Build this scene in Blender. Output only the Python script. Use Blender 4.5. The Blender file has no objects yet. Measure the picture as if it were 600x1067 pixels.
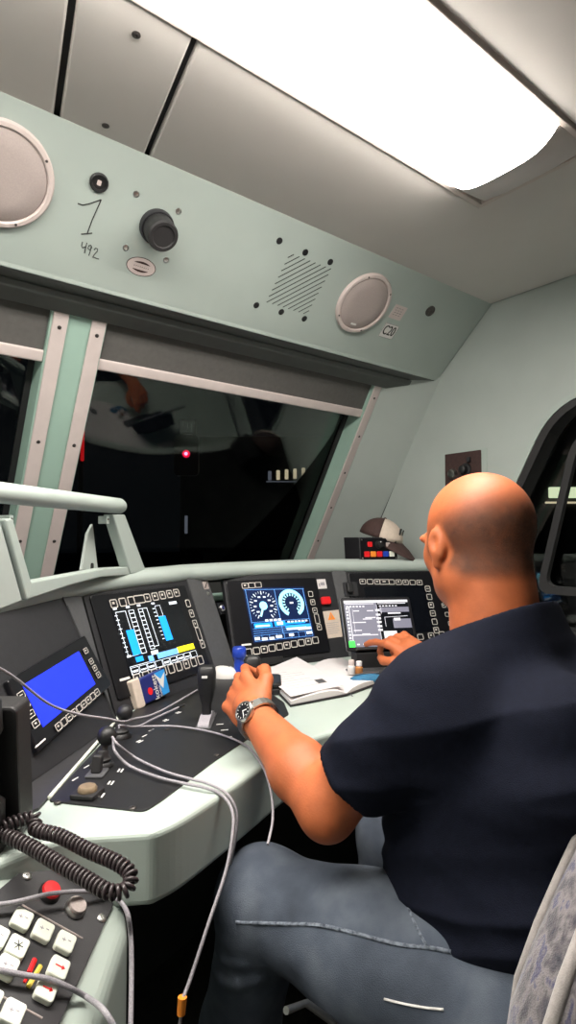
import bpy, bmesh, math, random
import numpy as np
from mathutils import Vector

random.seed(4)
# ------------------------------------------------------------------ camera
SC = bpy.context.scene
COL = SC.collection
F = 620.0                                   # focal length in pixels of the 600 x 1067 frame
YAW = math.radians(38.5)
PITCH = math.atan(29.5 / F)
CAM = np.array([0, 0, 1.25])
_f0 = np.array([math.sin(YAW), math.cos(YAW), 0])
CR = np.array([math.cos(YAW), -math.sin(YAW), 0])
CF = _f0 * math.cos(PITCH) + np.array([0, 0, math.sin(PITCH)])
CU = np.array([0, 0, math.cos(PITCH)]) - _f0 * math.sin(PITCH)
cd = bpy.data.cameras.new('camera')
cam = bpy.data.objects.new('camera', cd)
COL.objects.link(cam)
cam.location = CAM
cam.rotation_euler = (math.pi / 2 + PITCH, 0, -YAW)
cd.sensor_fit = 'VERTICAL'
cd.sensor_height = 36
cd.lens = 36 * F / 1067
cd.clip_start = 0.02
cd.clip_end = 500
SC.camera = cam
# ------------------------------------------------------------------ world, exposure
W = bpy.data.worlds.new('night')
SC.world = W
W.use_nodes = True
W.node_tree.nodes['Background'].inputs[0].default_value = (0.55, 0.7, 1, 1)
W.node_tree.nodes['Background'].inputs[1].default_value = 0.0025
SC.view_settings.view_transform = 'Standard'
SC.view_settings.look = 'None'
SC.view_settings.gamma = 1
SC.view_settings.use_curve_mapping = False
SC.view_settings.exposure = 0.0
LAMP = 34.0                                 # emission of the ceiling lamp diffuser


def ray(x, y):
    return CF + CR * ((x - 300) / F) + CU * ((533.5 - y) / F)


def at(x, y, d):
    return CAM + ray(x, y) * d


def pl(x, y, P, n):
    """where the sight line of a photo point meets a real plane"""
    r = ray(x, y)
    n = np.array(n, float)
    return CAM + r * (np.dot(np.array(P, float) - CAM, n) / np.dot(r, n))


def pz(x, y, z):
    return pl(x, y, (0, 0, z), (0, 0, 1))


def nz(v):
    v = np.array(v, float)
    return v / np.linalg.norm(v)


# ------------------------------------------------------------------ materials
M = {}


def mat(name, col, rough=0.5, metal=0.0, noise=0.0, nscale=40, bump=0.0, bscale=200, emit=0.0, spec=0.5, sheen=0.0, alpha=None, stretch=None, coat=0.0, sss=0.0):
    m = bpy.data.materials.new(name)
    m.use_nodes = True
    nt = m.node_tree
    b = nt.nodes['Principled BSDF']
    c = (*col, 1)
    b.inputs['Base Color'].default_value = c
    b.inputs['Roughness'].default_value = rough
    b.inputs['Metallic'].default_value = metal
    b.inputs['Specular IOR Level'].default_value = spec
    b.inputs['Sheen Weight'].default_value = sheen
    b.inputs['Coat Weight'].default_value = coat
    if sss:
        b.inputs['Subsurface Weight'].default_value = sss
        b.inputs['Subsurface Radius'].default_value = (0.012, 0.004, 0.002)
    if emit:
        b.inputs['Emission Color'].default_value = c
        b.inputs['Emission Strength'].default_value = emit
    if noise or bump:
        tc = nt.nodes.new('ShaderNodeTexCoord')
        src = tc.outputs['Object']
        if stretch:
            mp = nt.nodes.new('ShaderNodeMapping')
            mp.inputs['Scale'].default_value = stretch
            nt.links.new(src, mp.inputs[0])
            src = mp.outputs[0]
        if noise:
            n = nt.nodes.new('ShaderNodeTexNoise')
            n.inputs['Scale'].default_value = nscale
            n.inputs['Detail'].default_value = 5
            nt.links.new(src, n.inputs[0])
            mr = nt.nodes.new('ShaderNodeMapRange')
            mr.inputs[1].default_value = 0.3
            mr.inputs[2].default_value = 0.7
            mr.inputs[3].default_value = 1 - noise
            mr.inputs[4].default_value = 1 + noise
            nt.links.new(n.outputs[0], mr.inputs[0])
            mx = nt.nodes.new('ShaderNodeVectorMath')
            mx.operation = 'SCALE'
            mx.inputs[0].default_value = col
            nt.links.new(mr.outputs[0], mx.inputs['Scale'])
            nt.links.new(mx.outputs[0], b.inputs['Base Color'])
        if bump:
            n2 = nt.nodes.new('ShaderNodeTexNoise')
            n2.inputs['Scale'].default_value = bscale
            n2.inputs['Detail'].default_value = 4
            nt.links.new(src, n2.inputs[0])
            bp = nt.nodes.new('ShaderNodeBump')
            bp.inputs['Strength'].default_value = bump
            bp.inputs['Distance'].default_value = 0.004
            nt.links.new(n2.outputs[0], bp.inputs['Height'])
            nt.links.new(bp.outputs[0], b.inputs['Normal'])
    M[name] = m
    return m


mat('panel_green', (0.405, 0.465, 0.432), 0.42, noise=0.03, nscale=6, bump=0.05, bscale=500)
mat('wall_green', (0.41, 0.455, 0.43), 0.55, noise=0.04, nscale=5, bump=0.08, bscale=450)
mat('desk_green', (0.43, 0.50, 0.455), 0.40, noise=0.03, nscale=8, bump=0.06, bscale=500)
mat('underside_shade', (0.105, 0.11, 0.105), 0.6, noise=0.06, nscale=30)  # panel green darkened to grey: shade below the overhead panel put into the colour
mat('post_green', (0.33, 0.48, 0.41), 0.5, noise=0.03, nscale=10)
mat('ceiling_grey', (0.66, 0.62, 0.585), 0.6, noise=0.03, nscale=4, bump=0.06, bscale=300)
mat('seam_dark', (0.02, 0.02, 0.02), 0.8, noise=0.1)
mat('black_plastic', (0.011, 0.011, 0.012), 0.5, noise=0.12, nscale=60, bump=0.05, bscale=600)
mat('black_rubber', (0.018, 0.017, 0.018), 0.55, noise=0.1, nscale=60, bump=0.05)
mat('dash_black', (0.020, 0.020, 0.023), 0.5, noise=0.12, nscale=70, bump=0.12, bscale=900)
mat('dash_grey', (0.085, 0.086, 0.09), 0.45, noise=0.08, nscale=80, bump=0.1, bscale=900)
mat('dash_dark', (0.032, 0.031, 0.034), 0.5, noise=0.1, nscale=60, bump=0.1, bscale=700)
mat('shelf_black', (0.008, 0.008, 0.009), 0.85, noise=0.1)
mat('display_black', (0.006, 0.006, 0.008), 0.3, noise=0.1)
mat('screen_black', (0.004, 0.005, 0.008), 0.18, noise=0.05)
mat('beige_trim', (0.60, 0.52, 0.50), 0.5, noise=0.04, nscale=20)
mat('blind_grey', (0.10, 0.095, 0.09), 0.75, noise=0.08, nscale=60, bump=0.1, bscale=700)
mat('speaker_white', (0.60, 0.51, 0.485), 0.5, noise=0.03, nscale=20)
mat('speaker_mesh', (0.42, 0.355, 0.335), 0.65, noise=0.06, nscale=300, bump=0.3, bscale=900)
mat('steel', (0.55, 0.54, 0.52), 0.32, metal=1.0, noise=0.08, nscale=60)
mat('dark_steel', (0.10, 0.09, 0.085), 0.4, metal=0.8, noise=0.1)
mat('paper', (0.68, 0.64, 0.64), 0.8, noise=0.03, nscale=30)
mat('paper_ink', (0.16, 0.16, 0.20), 0.8, noise=0.05)
mat('white_plastic', (0.70, 0.68, 0.66), 0.35, noise=0.03)
mat('key_cream', (0.78, 0.80, 0.70), 0.35, noise=0.02)
mat('red_plastic', (0.75, 0.015, 0.02), 0.35, noise=0.04)
mat('orange_plastic', (0.9, 0.28, 0.03), 0.4, noise=0.04)
mat('yellow_plastic', (0.8, 0.62, 0.10), 0.4, noise=0.04)
mat('blue_plastic', (0.02, 0.06, 0.45), 0.3, noise=0.04)
mat('navy_print', (0.012, 0.02, 0.14), 0.45, noise=0.05)
mat('cyan_print', (0.03, 0.30, 0.72), 0.45, noise=0.05)
mat('key_line', (0.62, 0.58, 0.54), 0.5, noise=0.03)
mat('white_print', (0.75, 0.74, 0.72), 0.6, noise=0.03)
mat('cable_grey', (0.33, 0.31, 0.34), 0.55, noise=0.25, nscale=600, bump=0.4, bscale=900)
mat('cable_black', (0.03, 0.03, 0.035), 0.5, noise=0.15, nscale=300)
mat('coil_black', (0.035, 0.026, 0.028), 0.33, noise=0.1, nscale=80)
mat('floor_dark', (0.02, 0.019, 0.018), 0.8, noise=0.2, nscale=50, bump=0.3, bscale=120)
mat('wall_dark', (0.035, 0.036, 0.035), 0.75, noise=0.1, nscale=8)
mat('skin', (0.47, 0.125, 0.042), 0.58, noise=0.10, nscale=35, bump=0.10, bscale=260, sss=0.08)
mat('shirt_navy', (0.0062, 0.0078, 0.0165), 0.9, noise=0.15, nscale=120, bump=0.3, bscale=700, spec=0.15)
mat('cap_brown', (0.05, 0.025, 0.022), 0.8, noise=0.15, nscale=90, bump=0.2)
mat('cap_cream', (0.60, 0.50, 0.42), 0.85, noise=0.06, nscale=90, bump=0.2)
mat('pale_brown', (0.22, 0.16, 0.10), 0.5, noise=0.2, nscale=90)
mat('teal_cloth', (0.03, 0.15, 0.28), 0.8, noise=0.2, nscale=90, bump=0.2)
mat('orange_glass', (0.45, 0.18, 0.05), 0.25, noise=0.05)
mat('hand_tan', (0.62, 0.27, 0.145), 0.45, noise=0.1)
mat('e_blue', (0.012, 0.03, 0.9), 0.4, emit=0.9, noise=0)
mat('e_azure', (0.01, 0.30, 0.95), 0.4, emit=0.95)
mat('e_deepblue', (0.01, 0.12, 0.75), 0.4, emit=0.8)
mat('e_pale', (0.16, 0.42, 0.95), 0.4, emit=0.8)
mat('e_cyan', (0.42, 0.85, 0.95), 0.4, emit=0.85)
mat('e_white', (0.75, 0.82, 0.9), 0.4, emit=0.62)
mat('e_grey', (0.13, 0.13, 0.17), 0.4, emit=0.8)
mat('e_light', (0.5, 0.5, 0.55), 0.4, emit=0.8)
mat('e_yellow', (0.95, 0.85, 0.02), 0.4, emit=0.95)
mat('e_green', (0.05, 0.75, 0.08), 0.4, emit=0.9)
mat('e_navy', (0.004, 0.012, 0.05), 0.3, emit=0.8)
mat('e_red', (1.0, 0.05, 0.10), 0.4, emit=16)
mat('e_redlens', (1.0, 0.01, 0.08), 0.4, emit=0.8)
mat('e_dim', (0.05, 0.05, 0.048), 0.4, emit=0.8)
mat('e_redglow', (0.9, 0.01, 0.015), 0.4, emit=0.5)
mat('e_window', (1.0, 0.78, 0.55), 0.4, emit=0.75)
mat('e_station', (0.9, 0.95, 0.65), 0.4, emit=1.0)
mat('night_grey', (0.05, 0.05, 0.05), 0.9, noise=0.3, nscale=1.0)
mat('ballast', (0.05, 0.045, 0.04), 0.95, noise=0.3, nscale=4)
mat('lamp_frame', (0.62, 0.54, 0.50), 0.45, noise=0.03)
mat('lamp_end', (0.74, 0.68, 0.66), 0.35, noise=0.02)
mat('lamp_light', (1.0, 0.945, 0.87), 0.4, emit=LAMP)


def glass(name, tint, ior=1.5):
    m = bpy.data.materials.new(name)
    m.use_nodes = True
    nt = m.node_tree
    nt.nodes.remove(nt.nodes['Principled BSDF'])
    out = nt.nodes['Material Output']
    tr = nt.nodes.new('ShaderNodeBsdfTransparent')
    tr.inputs[0].default_value = (*tint, 1)
    gl = nt.nodes.new('ShaderNodeBsdfGlossy')
    gl.inputs['Roughness'].default_value = 0.0
    fr = nt.nodes.new('ShaderNodeFresnel')
    fr.inputs[0].default_value = ior
    mx = nt.nodes.new('ShaderNodeMixShader')
    nt.links.new(fr.outputs[0], mx.inputs[0])
    nt.links.new(tr.outputs[0], mx.inputs[1])
    nt.links.new(gl.outputs[0], mx.inputs[2])
    nt.links.new(mx.outputs[0], out.inputs[0])
    M[name] = m


glass('window_glass', (0.85, 0.9, 0.87), 1.42)


def ramp_mat(name, stops, nscale, rough, stretch=(1, 1, 1), bump=0.0, bscale=300, wave=False, sheen=0.0):
    m = bpy.data.materials.new(name)
    m.use_nodes = True
    nt = m.node_tree
    b = nt.nodes['Principled BSDF']
    b.inputs['Roughness'].default_value = rough
    b.inputs['Sheen Weight'].default_value = sheen
    tc = nt.nodes.new('ShaderNodeTexCoord')
    mp = nt.nodes.new('ShaderNodeMapping')
    mp.inputs['Scale'].default_value = stretch
    nt.links.new(tc.outputs['Object'], mp.inputs[0])
    n = nt.nodes.new('ShaderNodeTexNoise')
    n.inputs['Scale'].default_value = nscale
    n.inputs['Detail'].default_value = 6
    nt.links.new(mp.outputs[0], n.inputs[0])
    r = nt.nodes.new('ShaderNodeValToRGB')
    while len(r.color_ramp.elements) < len(stops):
        r.color_ramp.elements.new(0.5)
    for e, (p, c) in zip(r.color_ramp.elements, stops):
        e.position = p
        e.color = (*c, 1)
    nt.links.new(n.outputs[0], r.inputs[0])
    nt.links.new(r.outputs[0], b.inputs['Base Color'])
    if bump:
        n2 = nt.nodes.new('ShaderNodeTexNoise')
        n2.inputs['Scale'].default_value = bscale
        nt.links.new(tc.outputs['Object'], n2.inputs[0])
        bp = nt.nodes.new('ShaderNodeBump')
        bp.inputs['Strength'].default_value = bump
        bp.inputs['Distance'].default_value = 0.003
        nt.links.new(n2.outputs[0], bp.inputs['Height'])
        nt.links.new(bp.outputs[0], b.inputs['Normal'])
    M[name] = m


ramp_mat('denim', [(0.30, (0.040, 0.050, 0.070)), (0.5, (0.080, 0.098, 0.132)), (0.72, (0.16, 0.185, 0.225))], 9, 0.9, bump=0.35, bscale=700)
ramp_mat('denim_seam', [(0.3, (0.03, 0.04, 0.06)), (0.6, (0.22, 0.25, 0.30))], 160, 0.9)
ramp_mat('seat_plush', [(0.30, (0.03, 0.03, 0.045)), (0.42, (0.09, 0.082, 0.092)), (0.53, (0.20, 0.18, 0.185)), (0.60, (0.06, 0.06, 0.12)), (0.72, (0.17, 0.15, 0.155))], 26, 0.95, stretch=(2.6, 2.6, 0.30), bump=0.5, bscale=600, sheen=0.3)
ramp_mat('seat_ribbed', [(0.3, (0.035, 0.033, 0.033)), (0.5, (0.085, 0.08, 0.08)), (0.65, (0.13, 0.12, 0.13))], 40, 0.95, stretch=(2.5, 2.5, 0.15), bump=0.5, bscale=600, sheen=0.2)
mat('seat_edge', (0.34, 0.31, 0.295), 0.9, noise=0.12, nscale=90, bump=0.3, bscale=600, sheen=0.3)


# ------------------------------------------------------------------ mesh builder
class Fr:
    """a local frame: origin, right, up, outward"""
    def __init__(s, o, u, v, n=None):
        s.o = np.array(o, float)
        s.u = nz(u)
        v = np.array(v, float)
        s.v = nz(v - s.u * np.dot(v, s.u))
        s.n = np.cross(s.u, s.v)

    def w(s, a, b, c=0.0):
        return s.o + s.u * a + s.v * b + s.n * c

    def px(s, x, y, c=0.0):
        return pl(x, y, s.o + s.n * c, s.n)

    def uv(s, x, y):
        P = s.px(x, y) - s.o
        return np.array([P @ s.u, P @ s.v])

    def sub(s, a, b, c=0.0, rot=0.0):
        ca, sa = math.cos(rot), math.sin(rot)
        return Fr(s.w(a, b, c), s.u * ca + s.v * sa, s.v * ca - s.u * sa)


class MB:
    def __init__(s):
        s.v = []
        s.f = []
        s.m = []
        s.cur = 0

    def add(s, vs, fs, mi=None):
        o = len(s.v)
        s.v += [tuple(map(float, p)) for p in vs]
        for f in fs:
            s.f.append([o + i for i in f])
            s.m.append(s.cur if mi is None else mi)
        return s

    def prism(s, pts, ext, mi=None):
        """polygon swept along a vector"""
        n = len(pts)
        a = [np.array(p, float) for p in pts]
        e = np.array(ext, float)
        b = [p + e for p in a]
        fs = [list(range(n))[::-1], list(range(n, 2 * n))]
        for i in range(n):
            j = (i + 1) % n
            fs.append([i, j, n + j, n + i])
        return s.add(a + b, fs, mi)

    def box(s, fr, u0, v0, u1, v1, w0, w1, mi=None):
        p = [fr.w(u0, v0, w0), fr.w(u1, v0, w0), fr.w(u1, v1, w0), fr.w(u0, v1, w0)]
        return s.prism(p, fr.n * (w1 - w0), mi)

    def rr(s, fr, u0, v0, u1, v1, r, w0, w1, mi=None, seg=5):
        p = []
        for cx, cy, a0 in ((u1 - r, v1 - r, 0), (u0 + r, v1 - r, 90), (u0 + r, v0 + r, 180), (u1 - r, v0 + r, 270)):
            for k in range(seg + 1):
                a = math.radians(a0 + 90 * k / seg)
                p.append(fr.w(cx + r * math.cos(a), cy + r * math.sin(a), w0))
        return s.prism(p, fr.n * (w1 - w0), mi)

    def ring_rr(s, fr, u0, v0, u1, v1, r, t, w0, w1, mi=None, seg=4):
        def loop(d, rad, w):
            p = []
            for cx, cy, a0 in ((u1 - d - rad, v1 - d - rad, 0), (u0 + d + rad, v1 - d - rad, 90), (u0 + d + rad, v0 + d + rad, 180), (u1 - d - rad, v0 + d + rad, 270)):
                for k in range(seg + 1):
                    a = math.radians(a0 + 90 * k / seg)
                    p.append(fr.w(cx + rad * math.cos(a), cy + rad * math.sin(a), w))
            return p
        ri = max(r - t, 0.0005)
        L = [loop(0, r, w0), loop(0, r, w1), loop(t, ri, w1), loop(t, ri, w0)]
        return s.loops(L, closed=True, mi=mi)

    def loops(s, L, closed=False, caps=False, mi=None):
        n = len(L[0])
        vs = [p for l in L for p in l]
        fs = []
        m = len(L)
        for i in range(m if closed else m - 1):
            a, b = i * n, ((i + 1) % m) * n
            for k in range(n):
                k2 = (k + 1) % n
                fs.append([a + k, a + k2, b + k2, b + k])
        if caps:
            fs.append(list(range(n))[::-1])
            fs.append([(m - 1) * n + k for k in range(n)])
        return s.add(vs, fs, mi)

    def lathe(s, o, axis, prof, seg=28, mi=None, caps=True, sx=1.0, up=(0, 0, 1)):
        """profile of (radius, height) turned about an axis"""
        ax = nz(axis)
        t = np.array(up, float)
        if abs(t @ ax) > 0.95:
            t = np.array([1.0, 0, 0])
        a = nz(np.cross(t, ax))
        b = np.cross(ax, a)
        o = np.array(o, float)
        L = []
        for r, h in prof:
            L.append([o + ax * h + (a * math.cos(2 * math.pi * k / seg) * sx + b * math.sin(2 * math.pi * k / seg)) * max(r, 1e-5) for k in range(seg)])
        return s.loops(L, caps=caps, mi=mi)

    def tube(s, path, r, seg=10, mi=None, closed=False):
        P = [np.array(p, float) for p in path]
        n = len(P)
        rs = r if isinstance(r, (list, tuple, np.ndarray)) else [r] * n
        T = []
        for i in range(n):
            if closed:
                d = P[(i + 1) % n] - P[i - 1]
            else:
                d = P[min(i + 1, n - 1)] - P[max(i - 1, 0)]
            T.append(nz(d))
        ref = np.array([0, 0, 1.0]) if abs(T[0][2]) < 0.9 else np.array([1.0, 0, 0])
        a = nz(np.cross(ref, T[0]))
        L = []
        for i in range(n):
            a = nz(a - T[i] * (a @ T[i]))
            b = np.cross(T[i], a)
            L.append([P[i] + (a * math.cos(2 * math.pi * k / seg) + b * math.sin(2 * math.pi * k / seg)) * rs[i] for k in range(seg)])
        return s.loops(L, closed=closed, caps=not closed, mi=mi)

    def text(s, fr, txt, size, w=0.0006, ext=0.0004, mi=None, align='CENTER', sx=1.0):
        c = bpy.data.curves.new('t', 'FONT')
        c.body = txt
        c.size = size
        c.align_x = align
        c.align_y = 'CENTER'
        c.extrude = ext
        c.resolution_u = 3
        o = bpy.data.objects.new('t', c)
        COL.objects.link(o)
        dg = bpy.context.evaluated_depsgraph_get()
        me = bpy.data.meshes.new_from_object(o.evaluated_get(dg))
        vs = [fr.w(p.co.x * sx, p.co.y, w + p.co.z) for p in me.vertices]
        s.add(vs, [list(p.vertices) for p in me.polygons], mi)
        bpy.data.objects.remove(o)
        bpy.data.curves.remove(c)
        bpy.data.meshes.remove(me)
        return s

    def build(s, name, mats, parent=None, smooth=None, bevel=0.0, bseg=2, subsurf=0, origin=None):
        V = np.array(s.v)
        if parent is not None:
            org = wloc(parent)
        elif origin is not None:
            org = np.array(origin, float)
        else:
            org = np.array([(V[:, 0].min() + V[:, 0].max()) / 2, (V[:, 1].min() + V[:, 1].max()) / 2, V[:, 2].min()])
        me = bpy.data.meshes.new(name)
        me.from_pydata([tuple(p) for p in (V - org)], [], s.f)
        if not isinstance(mats, (list, tuple)):
            mats = [mats]
        for mm in mats:
            me.materials.append(M[mm])
        me.polygons.foreach_set('material_index', s.m)
        bm = bmesh.new()
        bm.from_mesh(me)
        bmesh.ops.recalc_face_normals(bm, faces=bm.faces)
        bm.to_mesh(me)
        bm.free()
        me.update()
        if smooth is not None:
            me.polygons.foreach_set('use_smooth', [True] * len(me.polygons))
            if smooth < 180:
                me.set_sharp_from_angle(angle=math.radians(smooth))
        o = bpy.data.objects.new(name, me)
        COL.objects.link(o)
        o.location = Vector((0, 0, 0)) if parent is not None else Vector(org)
        if parent is not None:
            o.parent = parent
        if bevel:
            b = o.modifiers.new('bevel', 'BEVEL')
            b.width = bevel
            b.segments = bseg
            b.limit_method = 'ANGLE'
            b.angle_limit = math.radians(35)
            b.harden_normals = False
        if subsurf:
            b = o.modifiers.new('sub', 'SUBSURF')
            b.levels = subsurf
            b.render_levels = subsurf
        return o


def wloc(o):
    p = np.array(o.location)
    while o.parent is not None:
        o = o.parent
        p = p + np.array(o.location)
    return p


def tag(o, label=None, cat=None, group=None, kind=None):
    if label:
        o['label'] = label
    if cat:
        o['category'] = cat
    if group:
        o['group'] = group
    if kind:
        o['kind'] = kind
    return o


def thing(name, loc, label, cat, group=None):
    o = bpy.data.objects.new(name, None)
    COL.objects.link(o)
    o.location = Vector([float(c) for c in loc])
    o.empty_display_size = 0.05
    return tag(o, label, cat, group)


def struct(o):
    o['kind'] = 'structure'
    return o


def bez(pts, n=10):
    """smooth curve through points"""
    P = [np.array(p, float) for p in pts]
    P = [2 * P[0] - P[1]] + P + [2 * P[-1] - P[-2]]
    out = []
    for i in range(1, len(P) - 2):
        for k in range(n):
            t = k / n
            a, b, c, d = P[i - 1:i + 3]
            out.append(0.5 * (2 * b + (c - a) * t + (2 * a - 5 * b + 4 * c - d) * t * t + (3 * b - a - 3 * c + d) * t ** 3))
    out.append(P[-2])
    return out


def fill_holes(fr, outer, holes, w0, w1):
    """flat plate with holes, as an MB"""
    c = bpy.data.curves.new('p', 'CURVE')
    c.dimensions = '2D'
    c.fill_mode = 'BOTH'
    for loop in [outer] + holes:
        sp = c.splines.new('POLY')
        sp.points.add(len(loop) - 1)
        for p, q in zip(sp.points, loop):
            p.co = (q[0], q[1], 0, 1)
        sp.use_cyclic_u = True
    c.extrude = abs(w1 - w0) / 2
    o = bpy.data.objects.new('p', c)
    COL.objects.link(o)
    me = bpy.data.meshes.new_from_object(o.evaluated_get(bpy.context.evaluated_depsgraph_get()))
    mid = (w0 + w1) / 2
    mb = MB()
    mb.add([fr.w(p.co.x, p.co.y, mid + p.co.z) for p in me.vertices], [list(p.vertices) for p in me.polygons])
    bpy.data.objects.remove(o)
    bpy.data.curves.remove(c)
    bpy.data.meshes.remove(me)
    return mb


def rpoly(pts, r, seg=6):
    """2-D polygon with rounded corners"""
    out = []
    n = len(pts)
    for i in range(n):
        p0, p1, p2 = (np.array(pts[j % n], float) for j in (i - 1, i, i + 1))
        rr_ = r[i] if isinstance(r, (list, tuple)) else r
        if rr_ <= 0:
            out.append(tuple(p1))
            continue
        a = p1 + nz(p0 - p1) * rr_
        b = p1 + nz(p2 - p1) * rr_
        for k in range(seg + 1):
            t = k / seg
            out.append(tuple((1 - t) ** 2 * a + 2 * t * (1 - t) * p1 + t * t * b))
    return out


def screw(parent, P, n, r=0.004, m='steel', name='screw'):
    n = nz(n)
    b = MB()
    b.lathe(P, n, [(r, -0.001), (r, 0.0012), (r * 0.75, 0.0022), (r * 0.35, 0.0022), (r * 0.3, 0.0012)], seg=12)
    return b.build(name, m, parent, smooth=40)


def stubble():
    m = bpy.data.materials.new('stubble')
    m.use_nodes = True
    nt = m.node_tree
    b = nt.nodes['Principled BSDF']
    b.inputs['Base Color'].default_value = (0.07, 0.040, 0.027, 1)
    b.inputs['Roughness'].default_value = 0.75
    at_ = nt.nodes.new('ShaderNodeAttribute')
    at_.attribute_name = 'hair_cover'
    tc = nt.nodes.new('ShaderNodeTexCoord')
    n = nt.nodes.new('ShaderNodeTexNoise')
    n.inputs['Scale'].default_value = 900
    n.inputs['Detail'].default_value = 2
    nt.links.new(tc.outputs['Object'], n.inputs[0])
    n2 = nt.nodes.new('ShaderNodeTexNoise')
    n2.inputs['Scale'].default_value = 45
    nt.links.new(tc.outputs['Object'], n2.inputs[0])
    def math_(op, a, b_):
        q = nt.nodes.new('ShaderNodeMath')
        q.operation = op
        for i, v in enumerate((a, b_)):
            if isinstance(v, (int, float)):
                q.inputs[i].default_value = v
            else:
                nt.links.new(v, q.inputs[i])
        return q.outputs[0]
    g = math_('ADD', math_('MULTIPLY', n.outputs[0], 0.9), math_('MULTIPLY', n2.outputs[0], 0.5))
    al = math_('MULTIPLY', math_('MULTIPLY', at_.outputs['Fac'], g), 0.85)
    nt.links.new(al, b.inputs['Alpha'])
    M['stubble'] = m


stubble()
X3 = (1, 0, 0)
Y3 = (0, 1, 0)
Z3 = (0, 0, 1)
GF = Fr((0, 0, 0), X3, Y3)                                   # floor frame
WS = Fr((0, 1.78, 1.85), X3, (0, -0.6, 1))                    # windscreen plane
OH = Fr((0, 1.33, 2.2), X3, (0, -0.275, 0.255))               # face of the overhead panel
WR = Fr((2.11, 0, 0), (0, -1, 0), Z3)                         # right wall, seen from inside
# ------------------------------------------------------------------ room shell
b = MB().box(GF, -1.0, -1.2, 2.2, 2.45, -0.06, 0.0)
struct(b.build('floor', 'floor_dark'))
b = MB().box(GF, -1.0, -1.2, 2.2, 1.8, 2.215, 2.26)
struct(b.build('ceiling', 'seam_dark'))
trims = []
for i, pts in enumerate([[(-0.9, 0.957), (0.307, 0.957), (0.394, 1.345), (-0.9, 1.345)],
                         [(0.321, 0.957), (0.532, 0.957), (0.612, 1.345), (0.408, 1.345)],
                         [(0.546, 0.957), (1.461, 0.957), (1.461, 0.625), (1.461, -1.1), (2.105, -1.1), (2.105, 1.345), (0.626, 1.345)],
                         [(-0.9, -1.1), (1.455, -1.1), (1.455, 0.623), (-0.9, 0.623)]]):
    b = MB().prism([(x, y, 2.2) for x, y in pts], (0, 0, 0.02))
    o = b.build('trim_%d' % (i + 1), 'ceiling_grey', bevel=0.005)
    struct(o)
    trims.append(o)
for x, y in ((0.446, 1.019), (0.495, 1.294)):
    q = MB()
    q.lathe((x, y, 2.2005), (0, 0, -1), [(0.0085, 0), (0.0085, 0.002), (0.006, 0.0035), (0.003, 0.0035), (0.0025, 0.001)], seg=14)
    q.build('screw', 'dark_steel', trims[1], smooth=40)

# right wall with the side window opening; frame coordinates (-Y, z)
op = rpoly([(-1.40, 1.16), (-1.075, 1.77), (0.35, 1.77), (0.35, 0.9), (-1.45, 0.9)], [0.05, 0.17, 0.1, 0.1, 0.05], 8)
outer = [(-2.5, 0.0), (-2.5, 1.0), (-2.14, 1.0), (-1.585, 1.98), (-1.34, 2.205), (1.2, 2.205), (1.2, 0.0)]
b = fill_holes(WR, outer, [op], -0.08, 0.0)
wall = struct(b.build('wall_right', 'wall_green'))
# chamfered strip between wall and windscreen frame
b = MB()
zt, zb = 1.96, 0.86
wy = lambda z: 1.78 + 0.6 * (1.85 - z)
pts = [(1.895, wy(zb) + 0.005, zb), (2.112, wy(zb) - 0.13, zb), (2.112, wy(zt) - 0.13, zt), (1.895, wy(zt) + 0.005, zt)]
b.prism(pts, (0.03, 0.08, 0.03))
struct(b.build('trim_5', 'wall_green'))
b = MB().box(Fr((0, 0, 0), Y3, Z3), -1.2, 0, 2.4, 2.25, -0.98, -0.9)
struct(b.build('wall_left', 'wall_green'))
b = MB().box(Fr((0, 0, 0), X3, Z3), -0.98, 0, 2.19, 2.25, 1.1, 1.18)
struct(b.build('wall_back', 'wall_dark'))
b = MB().box(Fr((0, 0, 0), X3, Z3), -0.98, 0, 2.19, 1.1, -2.43, -2.35)
struct(b.build('wall_front', 'wall_dark'))

# side window
w3 = MB()
inner = rpoly([(-1.36, 1.18), (-1.055, 1.745), (0.32, 1.745), (0.32, 0.93), (-1.40, 0.93)], [0.05, 0.15, 0.1, 0.1, 0.05], 8)
w3 = fill_holes(WR, op, [inner], -0.10, 0.006)
fw = struct(w3.build('window_3', 'black_rubber', bevel=0.006))
lp = rpoly([(-1.19, 1.05), (-1.03, 1.66), (0.25, 1.66), (0.25, 1.05)], [0.06, 0.12, 0.05, 0.05], 8)
li = rpoly([(-1.155, 1.08), (-1.01, 1.63), (0.22, 1.63), (0.22, 1.08)], [0.05, 0.10, 0.04, 0.04], 8)
fill_holes(WR, lp, [li], -0.06, -0.035).build('window_frame', 'black_rubber', fw, bevel=0.004)
g = MB().prism([WR.w(*p, -0.085) for p in inner], WR.n * 0.006)
g.build('pane', 'window_glass', fw)
# light rim of the opening
rim = rpoly([(-1.425, 1.145), (-1.09, 1.79), (0.37, 1.79), (0.37, 0.88), (-1.475, 0.88)], [0.05, 0.18, 0.1, 0.1, 0.05], 8)
struct(fill_holes(WR, rim, [op], -0.02, 0.012).build('trim_6', 'panel_green', bevel=0.005))


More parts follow.
